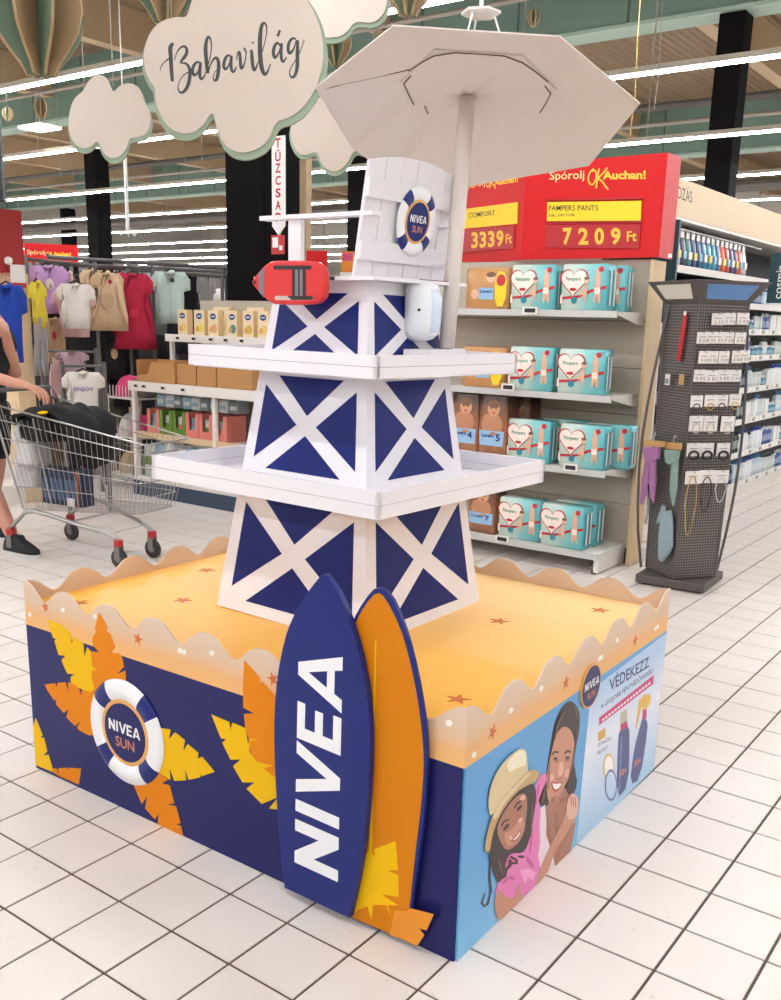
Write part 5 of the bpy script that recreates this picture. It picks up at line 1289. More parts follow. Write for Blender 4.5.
def make_skin(name, V, E_, Rr, mat_, parent, sub=2):
    bm = bmesh.new(); lay = bm.verts.layers.skin.verify()
    vs = []
    for i, p in enumerate(V):
        v = bm.verts.new(p); r = Rr[i]; v[lay].radius = r if isinstance(r, tuple) else (r, r); v[lay].use_root = (i == 0); vs.append(v)
    for a, b in E_: bm.edges.new((vs[a], vs[b]))
    me = bpy.data.meshes.new(name); bm.to_mesh(me); bm.free(); me.materials.append(mat_)
    o = bpy.data.objects.new(name, me); COL.objects.link(o); o.parent = parent
    sk = o.modifiers.new('skin', 'SKIN'); sk.use_smooth_shade = True
    ss = o.modifiers.new('sub', 'SUBSURF'); ss.levels = sub; ss.render_levels = sub
    return o
make_skin('body', V, E_, Rr, SKIN, ps)
def fingers(base, dirv, side, up, L=.075, curl=.5, nm='finger'):
    dirv = Vector(dirv).normalized(); side = Vector(side).normalized(); up = Vector(up).normalized(); base = Vector(base)
    mb = MB()
    palm = [[base+side*(w_*math.cos(a))+up*(h_*math.sin(a))+dirv*d_ for a in [2*math.pi*k/10 for k in range(10)]] for d_, w_, h_ in ((-.02, .024, .018), (.02, .038, .016), (.06, .042, .014), (.075, .036, .012))]
    mb.loft(palm)
    for k, (l_, o_) in enumerate(((.062, -.030), (.074, -.010), (.070, .010), (.054, .030))):
        p0 = base+dirv*.065+side*o_; p1 = p0+dirv*l_*.5-up*l_*.12; p2 = p1+dirv*l_*.35-up*l_*curl*.6; p3 = p2+dirv*l_*.12-up*l_*curl*.5
        mb.tube([tuple(p0), tuple(p1), tuple(p2), tuple(p3)], [.0095, .009, .008, .005], 8)
    p0 = base+dirv*.015+side*-.034; mb.tube([tuple(p0), tuple(p0+dirv*.03-side*.022-up*.01), tuple(p0+dirv*.055-side*.022-up*.025)], [.011, .010, .006], 8)
    return mb
fingers((.56, -.12, 1.045), (.9, .15, -.25), (0, -1, 0), (.25, 0, .95), curl=.7).build('hand', SKIN, ps, smooth=True)
fingers((.20, .05, 1.35), (-.35, -.25, .9), (.3, -.9, -.1), (.9, .2, .3), curl=.6).build('hand', SKIN, ps, smooth=True)
# head, face, hair
mb = MB(); rings = []
for i in range(13):
    a = -math.pi/2+math.pi*i/12; z = math.sin(a)*.115; r = math.cos(a)
    jaw = 1.0 if z > -.03 else 1.0-.9*(-.03-z)
    rings.append([Vector((.07+r*.098*math.cos(t_)*(1.02 if math.cos(t_) > 0 else .98), r*.078*math.sin(t_)*jaw, 1.565+z)) for t_ in [2*math.pi*k/18 for k in range(18)]])
hd_ = mb.loft(rings).build('head', SKIN, ps, smooth=True)
MB().loft([[Vector((.160, y, z)) for y, z in ((-.012, 1.585), (.012, 1.585), (.016, 1.545), (-.016, 1.545))], [Vector((.185, y, z)) for y, z in ((-.006, 1.572), (.006, 1.572), (.011, 1.550), (-.011, 1.550))]]).build('nose', SKIN, hd_, bevel=.004)
for s_ in (-1, 1):
    MB().lathe([(.010, 0), (.008, .004), (.002, .006)], 10, Fr((.156, s_*.032, 1.580), (0, 1, 0), (0, 0, 1), (1, 0, 0))).build('eye', M('eye_dark', (40, 30, 28), .3), hd_)
    MB().box(.155, .164, s_*.032-.016, s_*.032+.016, 1.600, 1.606).build('eyebrow', HAIRM, hd_)
    MB().lathe([(.028, 0), (.030, .008), (.016, .014)], 12, Fr((.06, s_*.075, 1.56), (1, 0, 0), (0, 0, 1), (0, s_, 0))).build('ear', SKIN, hd_)
MB().box(.158, .166, -.022, .022, 1.512, 1.519).build('mouth', M('lip_colour', (160, 88, 84), .5), hd_)
mb = MB(); rings = []
for i in range(10):
    a = -.5+(math.pi/2+.5)*i/9; z = math.sin(a)*.130; r = math.cos(a)
    rings.append([Vector((.055+r*.108*math.cos(t_)-(.035 if (math.cos(t_) > .3 and z < .05) else 0), r*.090*math.sin(t_), 1.572+z)) for t_ in [2*math.pi*k/18 for k in range(18)]])
mb.loft(rings).build('hair', HAIRM, ps, smooth=True)
# clothes follow the body
make_skin('shirt', [(0, 0, .86), (.0, 0, .98), (.01, 0, 1.12), (.02, 0, 1.26), (.02, 0, 1.345), (.02, -.18, 1.305), (.085, -.215, 1.20), (.02, .18, 1.305), (.07, .205, 1.19)], [(0, 1), (1, 2), (2, 3), (3, 4), (3, 5), (5, 6), (3, 7), (7, 8)], [(.175, .15), (.165, .145), (.165, .145), (.155, .125), (.085, .075), .082, .068, .082, .068], SHIRT, ps)
make_skin('shorts', [(0, 0, .95), (0, 0, .86), (.0, -.10, .82), (.07, -.112, .60), (.095, -.115, .53), (-.02, .10, .82), (-.045, .11, .60), (-.05, .11, .53)], [(0, 1), (1, 2), (2, 3), (3, 4), (1, 5), (5, 6), (6, 7)], [(.17, .145), (.17, .145), .125, .098, .095, .125, .098, .095], SHORTS, ps)
def shoe(x, y, z, pitch):
    fr = Fr((x, y, z), (math.cos(pitch), 0, math.sin(pitch)), (0, 1, 0), (-math.sin(pitch), 0, math.cos(pitch)))
    sole_o = [(-.09, -.034), (.05, -.042), (.14, -.044), (.185, -.026), (.195, 0), (.185, .026), (.14, .042), (.05, .036), (-.09, .032), (-.105, 0)]
    sh = MB().prism(smoothpoly(sole_o, 1), 0, .026, fr).build('shoe_sole', SOLE, ps)
    rings = []
    for z_, sx, hx, hh in ((.026, 1.0, 0, 1.0), (.05, .98, 0, .98), (.075, .80, -.02, .85), (.10, .52, -.045, .78), (.125, .45, -.05, .75)):
        rings.append([fr(a*sx+hx*.6, b*hh, z_) for a, b in smoothpoly(sole_o, 1)])
    up = MB().loft(rings).build('shoe_upper', SHOE, ps, smooth=True)
    for k in range(4): MB().box(.035+k*.02, .043+k*.02, -.022, .022, .078-k*.006, .086-k*.006, fr).build('lace', M('grey_lace', (120, 118, 118), .7), up)
shoe(.36, -.12, 0, 0); shoe(-.16, .11, 0, 0)

# ---- white baby-care shelf with blue plinth
BX0, BX1 = -4.02, -1.75
bs = thing('baby_care_shelf', 'white two-level baby care shelf with blue plinth behind the cart', 'shelf unit', ((BX0+BX1)/2, 3.9, 0)); bo = ((BX0+BX1)/2, 3.9, 0)
BLUEP = M('blue_plinth', (44, 62, 84), .5)
MB().box(BX0, BX1, 3.585, 4.40, .0, .12).build('plinth', BLUEP, bs, bo)
MB().box(BX0, BX1, 3.59, 4.38, .121, .15).build('base_shelf', SHW, bs, bo)
MB().box(BX0, BX1, 3.585, 4.38, .905, .935).build('table_shelf', SHW, bs, bo); MB().box(BX0, BX1, 3.570, 3.585, .865, .940).build('table_edge', SHW, bs, bo)
MB().box(BX0, BX1, 3.62, 4.38, .50, .52).build('middle_shelf', SHW, bs, bo); MB().box(BX0, BX1, 3.605, 3.62, .48, .53).build('shelf_edge', WOOD, bs, bo)
MB().box(BX0, BX1, 3.99, 4.38, 1.29, 1.31).build('upper_shelf', SHW, bs, bo); MB().box(BX0, BX1, 3.975, 3.99, 1.255, 1.315).build('upper_edge', SHW, bs, bo)
MB().box(BX0, BX1, 4.38, 4.40, .12, 1.60).build('back_board', SHB, bs, bo)
for x in (BX0+.02, -3.05, BX1-.02):
    MB().box(x-.018, x+.018, 3.60, 3.63, .15, .905).build('post', SHW, bs, bo); MB().box(x-.018, x+.018, 4.02, 4.05, .935, 1.29).build('post', SHW, bs, bo)
def tags(y, z, xs):
    for k, x in enumerate(xs):
        MB().box(x-.03, x+.03, y-.006, y-.0005, z-.018, z+.018).build('price_tag', SHW, bs, bo); MB().box(x-.02, x+.02, y-.008, y-.006, z-.01, z+.01).build('tag_screen', DBLK, bs, bo)
tags(3.975, 1.285, [at_y(x, 336, 3.975).x for x in (178, 194, 211, 226, 242)]); tags(3.57, .905, [at_y(x, 383, 3.57).x for x in (136, 144, 163, 183)])
# baby food boxes
BOXC = M('food_box_cream', (226, 206, 168), .5); BOXT = M('food_box_side', (206, 176, 128), .5); BLB = M('food_logo_blue', (28, 62, 128), .5)
def food_box(x, y, lab, fruit, w_=.115, h_=.205):
    t = thing('cereal_box', lab, 'box', (x, y, 1.311), random.uniform(-.05, .05), 'baby cereal boxes')
    MB().box(-w_/2, w_/2, -.03, .03, 0, h_).build('carton', BOXC, t); MB().box(w_/2, w_/2+.001, -.03, .03, 0, h_).build('carton_side', BOXT, t)
    f = Fr((0, -.03, 0), (1, 0, 0), (0, 0, 1))
    MB().prism(circle(0, h_*.76, .034, .024, 18), .0004, .0012, f).build('blue_logo', BLB, t)
    MB().box(-.02, .02, h_*.74, h_*.78, .0013, .0018, f).build('logo_band', WHITE, t)
    MB().prism(circle(.012, h_*.30, .034, .036, 14), .0004, .0012, f).build('fruit_print', fruit, t)
    MB().prism(circle(-.022, h_*.26, .02, .024, 12), .0012, .0018, f).build('fruit_print', M('fruit_orange', (216, 150, 80), .5), t)
fm = [M('fruit_a', (222, 190, 110), .5), M('fruit_b', (226, 204, 90), .5), M('fruit_c', (210, 160, 110), .5), M('fruit_d', (90, 130, 130), .5), M('fruit_e', (206, 170, 80), .5)]
for k, x in enumerate((183.5, 200, 214, 233, 249, 264)):
    food_box(at_y(x, 325, 4.03).x, 4.05, '%s cream cereal box from the left on the upper baby shelf' % ('first', 'second', 'third', 'fourth', 'fifth', 'sixth')[k], fm[k % 5])
for k, x in enumerate((222, 256)): food_box(at_y(x, 310, 4.25).x, 4.27, 'cream cereal box behind the front row, %s' % ('left one', 'right one')[k], fm[k], .19, .235)
# brown cardboard trays on the table shelf
KRAFT = M('kraft_cardboard', (178, 130, 78), .7, noise=.06, nscale=12); KRIN = M('kraft_inside', (158, 114, 70), .8)
def carton(x0, x1, y0, y1, h_, lab, cut=True):
    t = thing('cardboard_box', lab, 'box', ((x0+x1)/2, (y0+y1)/2, .936)); w_, d_ = (x1-x0)/2, (y1-y0)/2
    MB().box(-w_, w_, -d_, d_, 0, .006).build('bottom', KRIN, t); MB().box(-w_, w_, d_-.006, d_, .006, h_).build('back_wall', KRAFT, t)
    for s_ in (-1, 1): MB().box(s_*w_-.003, s_*w_+.003, -d_, d_-.006, .006, h_).build('side_wall', KRAFT, t)
    MB().prism([(-w_+.003, .006), (w_-.003, .006), (w_-.003, h_*.9), (-w_*.2, h_*.95), (-w_*.45, h_*.35), (-w_+.003, h_*.3)] if cut else [(-w_+.003, .006), (w_-.003, .006), (w_-.003, h_), (-w_+.003, h_)], d_-.006, d_, Fr((0, 0, 0), (1, 0, 0), (0, 0, 1))).build('front_wall', KRAFT, t)
    return t
xs = [at_y(x, 370, 3.66).x for x in (139, 176, 196, 216, 252)]
carton(xs[0], xs[1], 3.64, 3.86, .175, 'open brown cardboard box at the left of the white table shelf')
for k in range(3): carton(xs[k+1]+.012, xs[k+2]-.006, 3.66, 3.86, .165, 'brown cardboard box, %s right of the open one' % ('next', 'second', 'third')[k], False)
# coloured shelf trays with packets below
TRP = M('tray_pink', (214, 122, 108), .6); TRG = M('tray_green', (96, 128, 44), .6); PKT = M('packet_white', (214, 218, 214), .4); PKB = M('packet_pale_blue', (150, 180, 196), .4)
def ptray(x0, x1, mat_, lab, z=.521, h_=.20):
    t = thing('shelf_tray', lab, 'tray', ((x0+x1)/2, 3.74, z), 0, 'coloured shelf trays'); w_ = (x1-x0)/2
    MB().box(-w_, w_, .10, .106, 0, h_).build('back_wall', mat_, t); MB().box(-w_, w_, -.10, .10, 0, .005).build('bottom', mat_, t)
    for s_ in (-1, 1): MB().box(s_*w_-.003, s_*w_+.003, -.10, .10, .005, h_).build('side_wall', mat_, t)
    MB().prism([(-w_, 0), (w_, 0), (w_, h_), (w_*.55, h_), (w_*.45, h_*.32), (-w_*.45, h_*.32), (-w_*.55, h_), (-w_, h_)], .10, .106, Fr((0, 0, 0), (1, 0, 0), (0, 0, 1))).build('cut_front', mat_, t)
    return t
cols = [(TRP, 'pink', 168), (TRG, 'green', 181), (TRG, 'green', 194.5), (TRP, 'pink', 208), (TRP, 'pink', 222), (TRP, 'pink', 236)]
xx = [at_y(c_[2]-19, 415, 3.64).x for c_ in cols]+[at_y(231, 415, 3.64).x]
xl = at_y(146, 415, 3.64).x; wd = .155
for k in range(6):
    x0 = xl+.02+k*wd
    ptray(x0, x0+wd-.006, cols[k][0], '%s cut-out shelf tray on the middle baby shelf, %s from the left' % (cols[k][1], ('first', 'second', 'third', 'fourth', 'fifth', 'sixth')[k]))
    for q in range(2):
        t = thing('food_packet', 'white packet in the %s shelf tray from the left, %s one' % (('first', 'second', 'third', 'fourth', 'fifth', 'sixth')[k], ('front', 'rear')[q]), 'packet', (x0+wd/2-.003, 3.70+q*.08, .527), 0, 'packets in the shelf trays')
        soft_box(.11, .06, .15+.03*q, .006).build('bag', PKT if (k+q) % 3 else PKB, t, smooth=True); MB().box(-.04, .04, -.042, -.038, .05, .09).build('packet_print', (PKB, TRG, TRP)[k % 3], t)
for k in range(9):
    t = thing('food_packet', 'plastic packet lying on top of the shelf trays, %s from the left' % ('first', 'second', 'third', 'fourth', 'fifth', 'sixth', 'seventh', 'eighth', 'ninth')[k], 'packet', (xl+.08+k*.105, 3.80, .735), random.uniform(-.2, .2), 'packets over the shelf trays')
    soft_box(.10, .14, .10, .004).build('bag', (PKB, PKT, M('packet_grey', (130, 140, 138), .4))[k % 3], t, smooth=True); MB().box(-.03, .03, -.078, -.073, .03, .06).build('packet_print', (PKT, PKB, PKT)[k % 3], t)
for k in range(11):
    t = thing('wipes_packet', 'pale packet on the bottom baby shelf, %s from the left' % ('first', 'second', 'third', 'fourth', 'fifth', 'sixth', 'seventh', 'eighth', 'ninth', 'tenth', 'eleventh')[k], 'packet', (xl-.02+k*.128, 3.72+.02*(k % 2), .1505), 0, 'packets on the bottom shelf')
    soft_box(.118, .10, .26+.02*(k % 3), .008).build('bag', (PKT, PKB, PKT)[k % 3], t, smooth=True); MB().box(-.04, .04, -.062, -.056, .10, .17).build('packet_print', (TRG, PKB, M('packet_teal', (90, 140, 140), .4))[k % 3], t)
# white wire bin left of it
WBX = at_y(113, 430, 3.75).x
wbn = thing('wire_bin', 'white wire bin with pink clothing left of the baby shelf', 'bin', (WBX+.21, 3.86, 0)); wbo = (WBX+.21, 3.86, 0)
for x in (WBX, WBX+.40):
    for y in (3.70, 4.02): MB().box(x-.012, x+.012, y-.012, y+.012, 0, .80).build('leg', SHW, wbn, wbo)
for z in (.12, .45, .78):
    MB().box(WBX-.012, WBX+.412, 3.69, 4.03, z-.012, z).build('shelf', SHW, wbn, wbo)
    for k in range(10): MB().box(WBX+.02+k*.042, WBX+.024+k*.042, 3.684, 3.690, z, z+.10).build('bar', SHW, wbn, wbo)
PKC = M('hot_pink_cloth', (214, 64, 120), .8, noise=.1); GRC = M('grey_cloth', (120, 112, 110), .8, noise=.1)
for k, (dx, z, sx, m_, l_) in enumerate(((.12, .781, .24, PKC, 'hot pink folded clothes on top of the white wire bin'), (.31, .781, .18, GRC, 'grey folded clothes on top of the white wire bin'), (.12, .451, .2, WHC, 'white folded clothes inside the wire bin'), (.30, .451, .2, PKC, 'pink folded clothes inside the wire bin'), (.12, .121, .2, M('tan_cloth', (186, 160, 120), .8), 'tan folded clothes at the bottom of the wire bin'), (.30, .121, .2, GRC, 'grey folded clothes at the bottom of the wire bin'))):
    cloth_lump('folded_clothes', l_, 'clothing', (WBX+dx, 3.86, z), (sx, .26, .17), m_, 40+k, 0, .3, 'clothes in the wire bin')
# ---- hanging clothes; every garment is set at its own distance behind the baby shelf
HANG = M('hanger_black', (26, 25, 26), .5); RAILM = M('rail_grey', (104, 102, 102), .4, metal=.5)
def shape(kind):
    if kind == 'tee': return [(-.5, .86), (-.36, 1.0), (-.13, 1.0), (-.07, .96), (.07, .96), (.13, 1.0), (.36, 1.0), (.5, .86), (.5, .66), (.33, .62), (.31, .0), (-.31, .0), (-.33, .62), (-.5, .66)]
    if kind == 'dress': return [(-.44, .90), (-.30, 1.0), (-.10, 1.0), (-.06, .97), (.06, .97), (.10, 1.0), (.30, 1.0), (.44, .90), (.42, .74), (.26, .74), (.22, .58), (.5, .0), (-.5, .0), (-.22, .58), (-.26, .74), (-.42, .74)]
    if kind == 'trousers': return [(-.40, 1.0), (.40, 1.0), (.44, .6), (.42, 0), (.06, 0), (0, .62), (-.06, 0), (-.42, 0), (-.44, .6)]
    return [(-.5, 1), (.5, 1), (.5, 0), (-.5, 0)]
def inside(p, poly):
    c = False; n = len(poly)
    for i in range(n):
        a, b = poly[i], poly[i-1]
        if (a[1] > p[1]) != (b[1] > p[1]) and p[0] < (b[0]-a[0])*(p[1]-a[1])/(b[1]-a[1])+a[0]: c = not c
    return c
def garment(name, label, kind, x, y0, y1, wpx, dist, mat_, seed, rot=0.0, extra=None, hanger=True, lean=0.0):
    """x centre, y0 top, y1 bottom, wpx width in photo pixels at the given distance"""
    top = at_d(x, y0, dist); sc = dist/FPX*1.02; w_ = wpx*sc; h_ = (y1-y0)*sc
    base = Vector((top.x, top.y, top.z-h_)); face = math.atan2(CAM.y-base.y, CAM.x-base.x)+math.pi/2+rot
    t = thing(name, label, 'clothing', base, face)
    poly = shape(kind); bm = bmesh.new()
    vs = [bm.verts.new((a*w_, 0, b*h_)) for a, b in poly]; f = bm.faces.new(vs)
    bmesh.ops.triangulate(bm, faces=[f]); bmesh.ops.subdivide_edges(bm, edges=bm.edges[:], cuts=3, use_grid_fill=True)
    rnd = random.Random(seed); p1, p2 = rnd.uniform(0, 6), rnd.uniform(0, 6)
    for v in bm.verts:
        a, b = v.co.x/w_, v.co.z/h_
        v.co.y = -.03*(1-(2*a)**2*.6)+.014*math.sin(a*22+p1+b*3)*(1.15-b)+.010*math.sin(a*9+p2-b*5)
        v.co.x += lean*(1-b)*w_
    me = bpy.data.meshes.new('cloth'); bm.to_mesh(me); bm.free(); me.materials.append(mat_)
    me.polygons.foreach_set('use_smooth', [True]*len(me.polygons))
    o = bpy.data.objects.new('cloth', me); COL.objects.link(o); o.parent = t
    sd = o.modifiers.new('solid', 'SOLIDIFY'); sd.thickness = .02; sd.offset = 1
    if hanger:
        MB().tube([(-.2*w_, -.005, h_*.985), (0, -.005, h_+.025), (.2*w_, -.005, h_*.985)], .007, 6).build('hanger', HANG, t)
        MB().tube([(0, -.005, h_+.02), (0, -.005, h_+.06), (.015, -.005, h_+.075), (.03, -.005, h_+.06)], .003, 5).build('hanger_hook', RAILM, t)
    if extra:
        for nm, m2, pts in extra:
            MB().prism([(a*w_, b*h_) for a, b in pts], .047, .050, Fr((0, 0, 0), (1, 0, 0), (0, 0, 1))).build(nm, m2, t)
    return t
def cl(name, c_, n=.08, s=20): return M(name, c_, .85, noise=n, nscale=s, bump=.2, bscale=50)
LIL = cl('lilac_cloth', (192, 152, 204)); OFFW = cl('offwhite_cloth', (222, 214, 204)); BEI = cl('beige_print_cloth', (206, 178, 142), .18, 45); CRI = cl('crimson_cloth', (176, 26, 58), .12, 10)
MNT = cl('mint_cloth', (176, 194, 184), .06, 60); YLC = cl('yellow_cloth', (220, 196, 64)); GRY = cl('grey_print_cloth', (150, 144, 142), .25, 60); PNK = cl('blush_cloth', (212, 174, 172)); ROY = cl('royal_blue_cloth', (22, 62, 160)); DKG = cl('dark_grey_cloth', (70, 70, 74)); TAN = cl('tan_print_cloth', (190, 160, 128), .1, 30); BLK = BLKC
wht = M('white_dot', (236, 234, 232), .6)
garment('lilac_tee', 'lilac kids t-shirt with white picture on a hanger', 'tee', 47, 266, 307, 36, 8.6, LIL, 1, .25, [('picture_print', OFFW, circle(0, .62, .10, .12, 16)), ('picture_print', DBLK, circle(.02, .58, .03, .05, 10))], lean=.12)
garment('white_tee', 'off-white sleeveless kids top with small tag', 'tee', 75, 284, 323, 34, 8.2, OFFW, 2, .1, [('swing_tag', CARD, [(.08, .60), (.22, .60), (.22, .78), (.08, .78)])])
garment('blush_tee', 'pale pink top hanging just behind the white one', 'tee', 74, 288, 331, 37, 8.4, PNK, 3, .1)
garment('print_dress', 'beige printed kids dress with round bag on a hanger', 'dress', 107, 273, 324, 33, 8.7, BEI, 4, .05, [('round_bag', TAN, circle(-.02, .52, .17, .14, 18)), ('picture_print', CRI, circle(.06, .85, .05, .04, 10))])
garment('print_dress', 'beige printed dress tucked behind the one with a bag', 'dress', 93, 270, 318, 28, 8.95, BEI, 5, .1)
garment('red_dress', 'crimson tiered kids dress hanging at the front', 'dress', 133, 274, 341, 40, 8.8, CRI, 6, -.05, [('sash_bow', cl('crimson_bow', (196, 40, 70)), [(-.12, .52), (.10, .56), (.08, .44), (-.10, .42)])])
garment('red_dress', 'crimson kids dress partly behind the front red one', 'dress', 120, 274, 330, 26, 9.0, CRI, 7, .05)
garment('mint_shirt', 'mint short-sleeved shirt with dark badge on a hanger', 'tee', 170, 272, 318, 36, 8.9, MNT, 8, 0, [('badge', DBLK, [(-.03, .80), (.10, .80), (.10, .88), (-.03, .88)]), ('button_placket', cl('mint_seam', (150, 168, 160)), [(-.02, .02), (.0, .02), (.0, .95), (-.02, .95)])])
garment('grey_tee', 'grey-green top half hidden behind the mint shirt', 'tee', 156, 273, 328, 22, 9.2, cl('grey_green_cloth', (150, 164, 158)), 9, .2)
garment('navy_shorts', 'dark navy shorts below the mint shirt', 'trousers', 178, 313, 350, 24, 9.0, cl('navy_cloth', (30, 32, 44)), 10, 0, hanger=False)
garment('yellow_shirt', 'yellow kids top hanging beside the wood panel', 'tee', 36, 282, 322, 16, 8.0, YLC, 11, .5)
garment('grey_print_leggings', 'grey patterned leggings below the yellow top', 'trousers', 39, 318, 369, 14, 8.0, GRY, 12, .4, hanger=False)
garment('tan_tee', 'tan kids t-shirt with red cartoon patch', 'tee', 52, 318, 358, 26, 8.5, TAN, 13, .2, [('red_patch', CRI, circle(0, .62, .07, .10, 10))], hanger=False)
garment('blush_trousers', 'pale pink trousers hanging below the tan t-shirt', 'trousers', 58, 357, 392, 18, 8.5, PNK, 14, .2, hanger=False)
garment('enjoy_tee', 'white t-shirt with purple ENJOY lettering above the cart', 'tee', 83, 372, 412, 38, 7.4, OFFW, 15, 0)
o = bpy.data.objects[[k for k in bpy.data.objects.keys() if k.startswith('enjoy_tee')][0]]
vs, fs = text_geo('ENJOY', .02); xm = max(v[0] for v in vs); MB().add([(-.07+a/xm*.14, -.055, .185+b*.035) for a, b in vs], fs).build('lettering', M('purple_ink', (120, 90, 160), .6), o)
garment('dusty_shirt', 'dusty lilac top hanging over the lower rail', 'tee', 72, 352, 372, 28, 8.3, cl('dusty_lilac', (176, 150, 160)), 16, .1, hanger=False)
for k, (x, y0, y1, w_, d_) in enumerate(((52, 300, 322, 24, 8.8), (83, 326, 376, 30, 8.9), (104, 322, 388, 34, 9.0), (122, 330, 400, 32, 9.3), (142, 338, 402, 34, 9.4), (160, 335, 400, 30, 9.4), (70, 336, 360, 26, 9.1))):
    garment('dark_trousers', 'black trousers on the lower clothes rail, %s from the left' % ('first', 'third', 'fourth', 'fifth', 'sixth', 'seventh', 'second')[k], 'trousers', x, y0, y1, w_, d_, BLK if k % 2 else DKG if k == 4 else BLK, 60+k, random.uniform(-.1, .1), hanger=False)
garment('patch_shirt', 'black top with small gold picture between the dresses', 'tee', 112, 336, 375, 28, 8.9, BLK, 90, 0, [('gold_picture', TAN, circle(.05, .6, .11, .13, 12))], hanger=False)
garment('blue_jacket', 'royal blue jacket hanging behind the shopper', 'tee', 6, 285, 352, 34, 7.6, ROY, 91, .2)
for k, (x, y0, d_, c_) in enumerate(((88, 272, 9.6, DKG), (142, 276, 9.6, MNT), (149, 275, 9.5, OFFW), (66, 272, 9.4, PNK))):
    garment('spare_shirt', '%s top seen edge-on deeper in the clothes rail' % ('dark grey', 'mint', 'off-white', 'blush')[k], 'tee', x, y0, y0+46, 16, d_, c_, 100+k, .7)
# low dense rows that fill the racks
FILL = [DKG, BLK, cl('brown_cloth', (96, 72, 58)), cl('taupe_cloth', (150, 132, 116)), BLK, cl('dusty_rose_cloth', (170, 120, 122)), GRY, BLK, cl('olive_cloth', (92, 88, 66)), DKG, TAN, BLK]
fn = ['charcoal', 'black', 'brown', 'taupe', 'black', 'dusty rose', 'grey patterned', 'black', 'olive', 'charcoal', 'tan', 'black']
for k in range(12):
    garment('kids_trousers', '%s trousers low on the rack behind the cart, %s along' % (fn[k], ('first', 'second', 'third', 'fourth', 'fifth', 'sixth', 'seventh', 'eighth', 'ninth', 'tenth', 'eleventh', 'twelfth')[k]), 'trousers', 30+k*10.5, 398, 478+4*(k % 3), 15, 9.35+.05*(k % 2), FILL[k], 300+k, .5, hanger=False)
for k in range(9):
    garment('kids_shirt', '%s top on the deep upper rail, %s along' % (fn[(k*5+2) % 12], ('first', 'second', 'third', 'fourth', 'fifth', 'sixth', 'seventh', 'eighth', 'ninth')[k]), 'tee', 62+k*18, 274, 322, 20, 10.6, FILL[(k*5+2) % 12], 330+k, .55)
q = at_d(100, 400, 11.4); bpn = thing('clothes_partition', 'dark partition panel behind the kids clothes rails', 'partition', (q.x, q.y, 0), math.atan2(CAM.y-q.y, CAM.x-q.x)+math.pi/2)
for k in range(3): MB().box(-1.35+k*.9, -.46+k*.9, -.02, .02, 0, 1.72).build('panel', M('partition_dark', (40, 36, 36), .8), bpn)
# rails and their posts
def rail(label, pxs, dist, r=.012):
    P = [at_d(x, y, d_) for (x, y), d_ in zip(pxs, dist)]
    t = thing('clothes_rail', label, 'clothes rack', (P[0].x, P[0].y, 0)); of = (P[0].x, P[0].y, 0)
    MB().tube([tuple(p) for p in P], r, 8).build('bar', RAILM, t, of)
    for p in (P[0], P[-1]): MB().tube([(p.x, p.y, 0), (p.x, p.y, p.z+.03)], .016, 8).build('post', RAILM, t, of)
    return t
rail('grey clothes rail carrying the lilac and white tops', [(26, 259), (95, 266)], (8.55, 8.75), .014)
rail('grey clothes rail carrying the beige and red dresses', [(60, 264), (152, 268)], (8.7, 9.0), .014)
rail('grey clothes rail carrying the mint shirt', [(128, 266), (222, 272)], (9.25, 9.5), .016)
rail('second grey rail deeper among the clothes', [(40, 262), (226, 277)], (9.8, 10.0), .018)
rail('third grey rail deepest among the clothes', [(48, 257), (240, 269)], (10.65, 10.75), .02)
# shelf of folded clothes in front of the far wall
q = at_d(214, 300, 11.2)
fs_ = thing('clothes_shelf', 'dark shelf of folded kids clothes behind the mint shirt', 'shelf unit', (q.x, q.y, 0)); fo = (q.x, q.y, 0)
for z in (.5, .9, 1.3, 1.62): MB().box(q.x-.75, q.x+.75, q.y, q.y+.4, z-.03, z).build('shelf', DKG, fs_, fo)
for x in (-.75, .75): MB().box(q.x+x-.02, q.x+x+.02, q.y, q.y+.4, 0, 2.0).build('upright', RAILM, fs_, fo)
MB().box(q.x-.75, q.x+.75, q.y+.4, q.y+.42, 0, 1.60).build('back_board', M('shelf_black', (30, 29, 30), .7), fs_, fo)
for k in range(6):
    for li, z in enumerate((1.62, 1.30)):
        cloth_lump('folded_clothes', '%s folded clothes on the %s dark shelf' % (('coral', 'pale blue', 'cream', 'white', 'grey', 'blush')[k], ('upper', 'lower')[li]), 'clothing', (q.x-.62+k*.25, q.y+.2, z+.001), (.24, .3, .14), (cl('coral_cloth', (222, 140, 120)), cl('pale_blue_cloth', (150, 176, 200)), OFFW, WHC, GRC, PNK)[(k+3*li) % 6], 200+k+10*li, 0, .4, 'folded clothes on the dark shelf')
# ---- red gondola head at the left edge with a wood panel
q0 = at_d(23, 242, 8.0); q1 = at_d(-40, 242, 7.2)
lg = thing('red_end_shelf', 'wooden end panel with red header at the left edge', 'shelf unit', (q0.x, q0.y, 0)); lo_ = (q0.x, q0.y, 0)
ztop = at_d(23, 210.5, 8.0).z; zbot = at_d(23, 273.5, 8.0).z
nrm = Vector((CAM.x-q0.x, CAM.y-q0.y, 0)).normalized(); rt = Vector((-nrm.y, nrm.x, 0)); rt = rt if rt.dot(_r) > 0 else -rt
lgf = Fr((q0.x, q0.y, 0), (rt*.93+nrm*-.36), (0, 0, 1))
MB().box(-.75, 0, zbot, ztop, -.30, 0, lgf).build('red_header', SIGNR, lg, lo_)
MB().box(-.20, -.0, zbot, ztop, .001, .003, lgf).build('red_side', M('sign_red_dark', (150, 22, 24), .5), lg, lo_)
MB().box(-.10, .03, .0, zbot, -.30, -.02, lgf).build('wood_panel', WOOD, lg, lo_)
MB().box(-.78, -.10, .0, .15, -.30, -.02, lgf).build('base', SHW, lg, lo_)
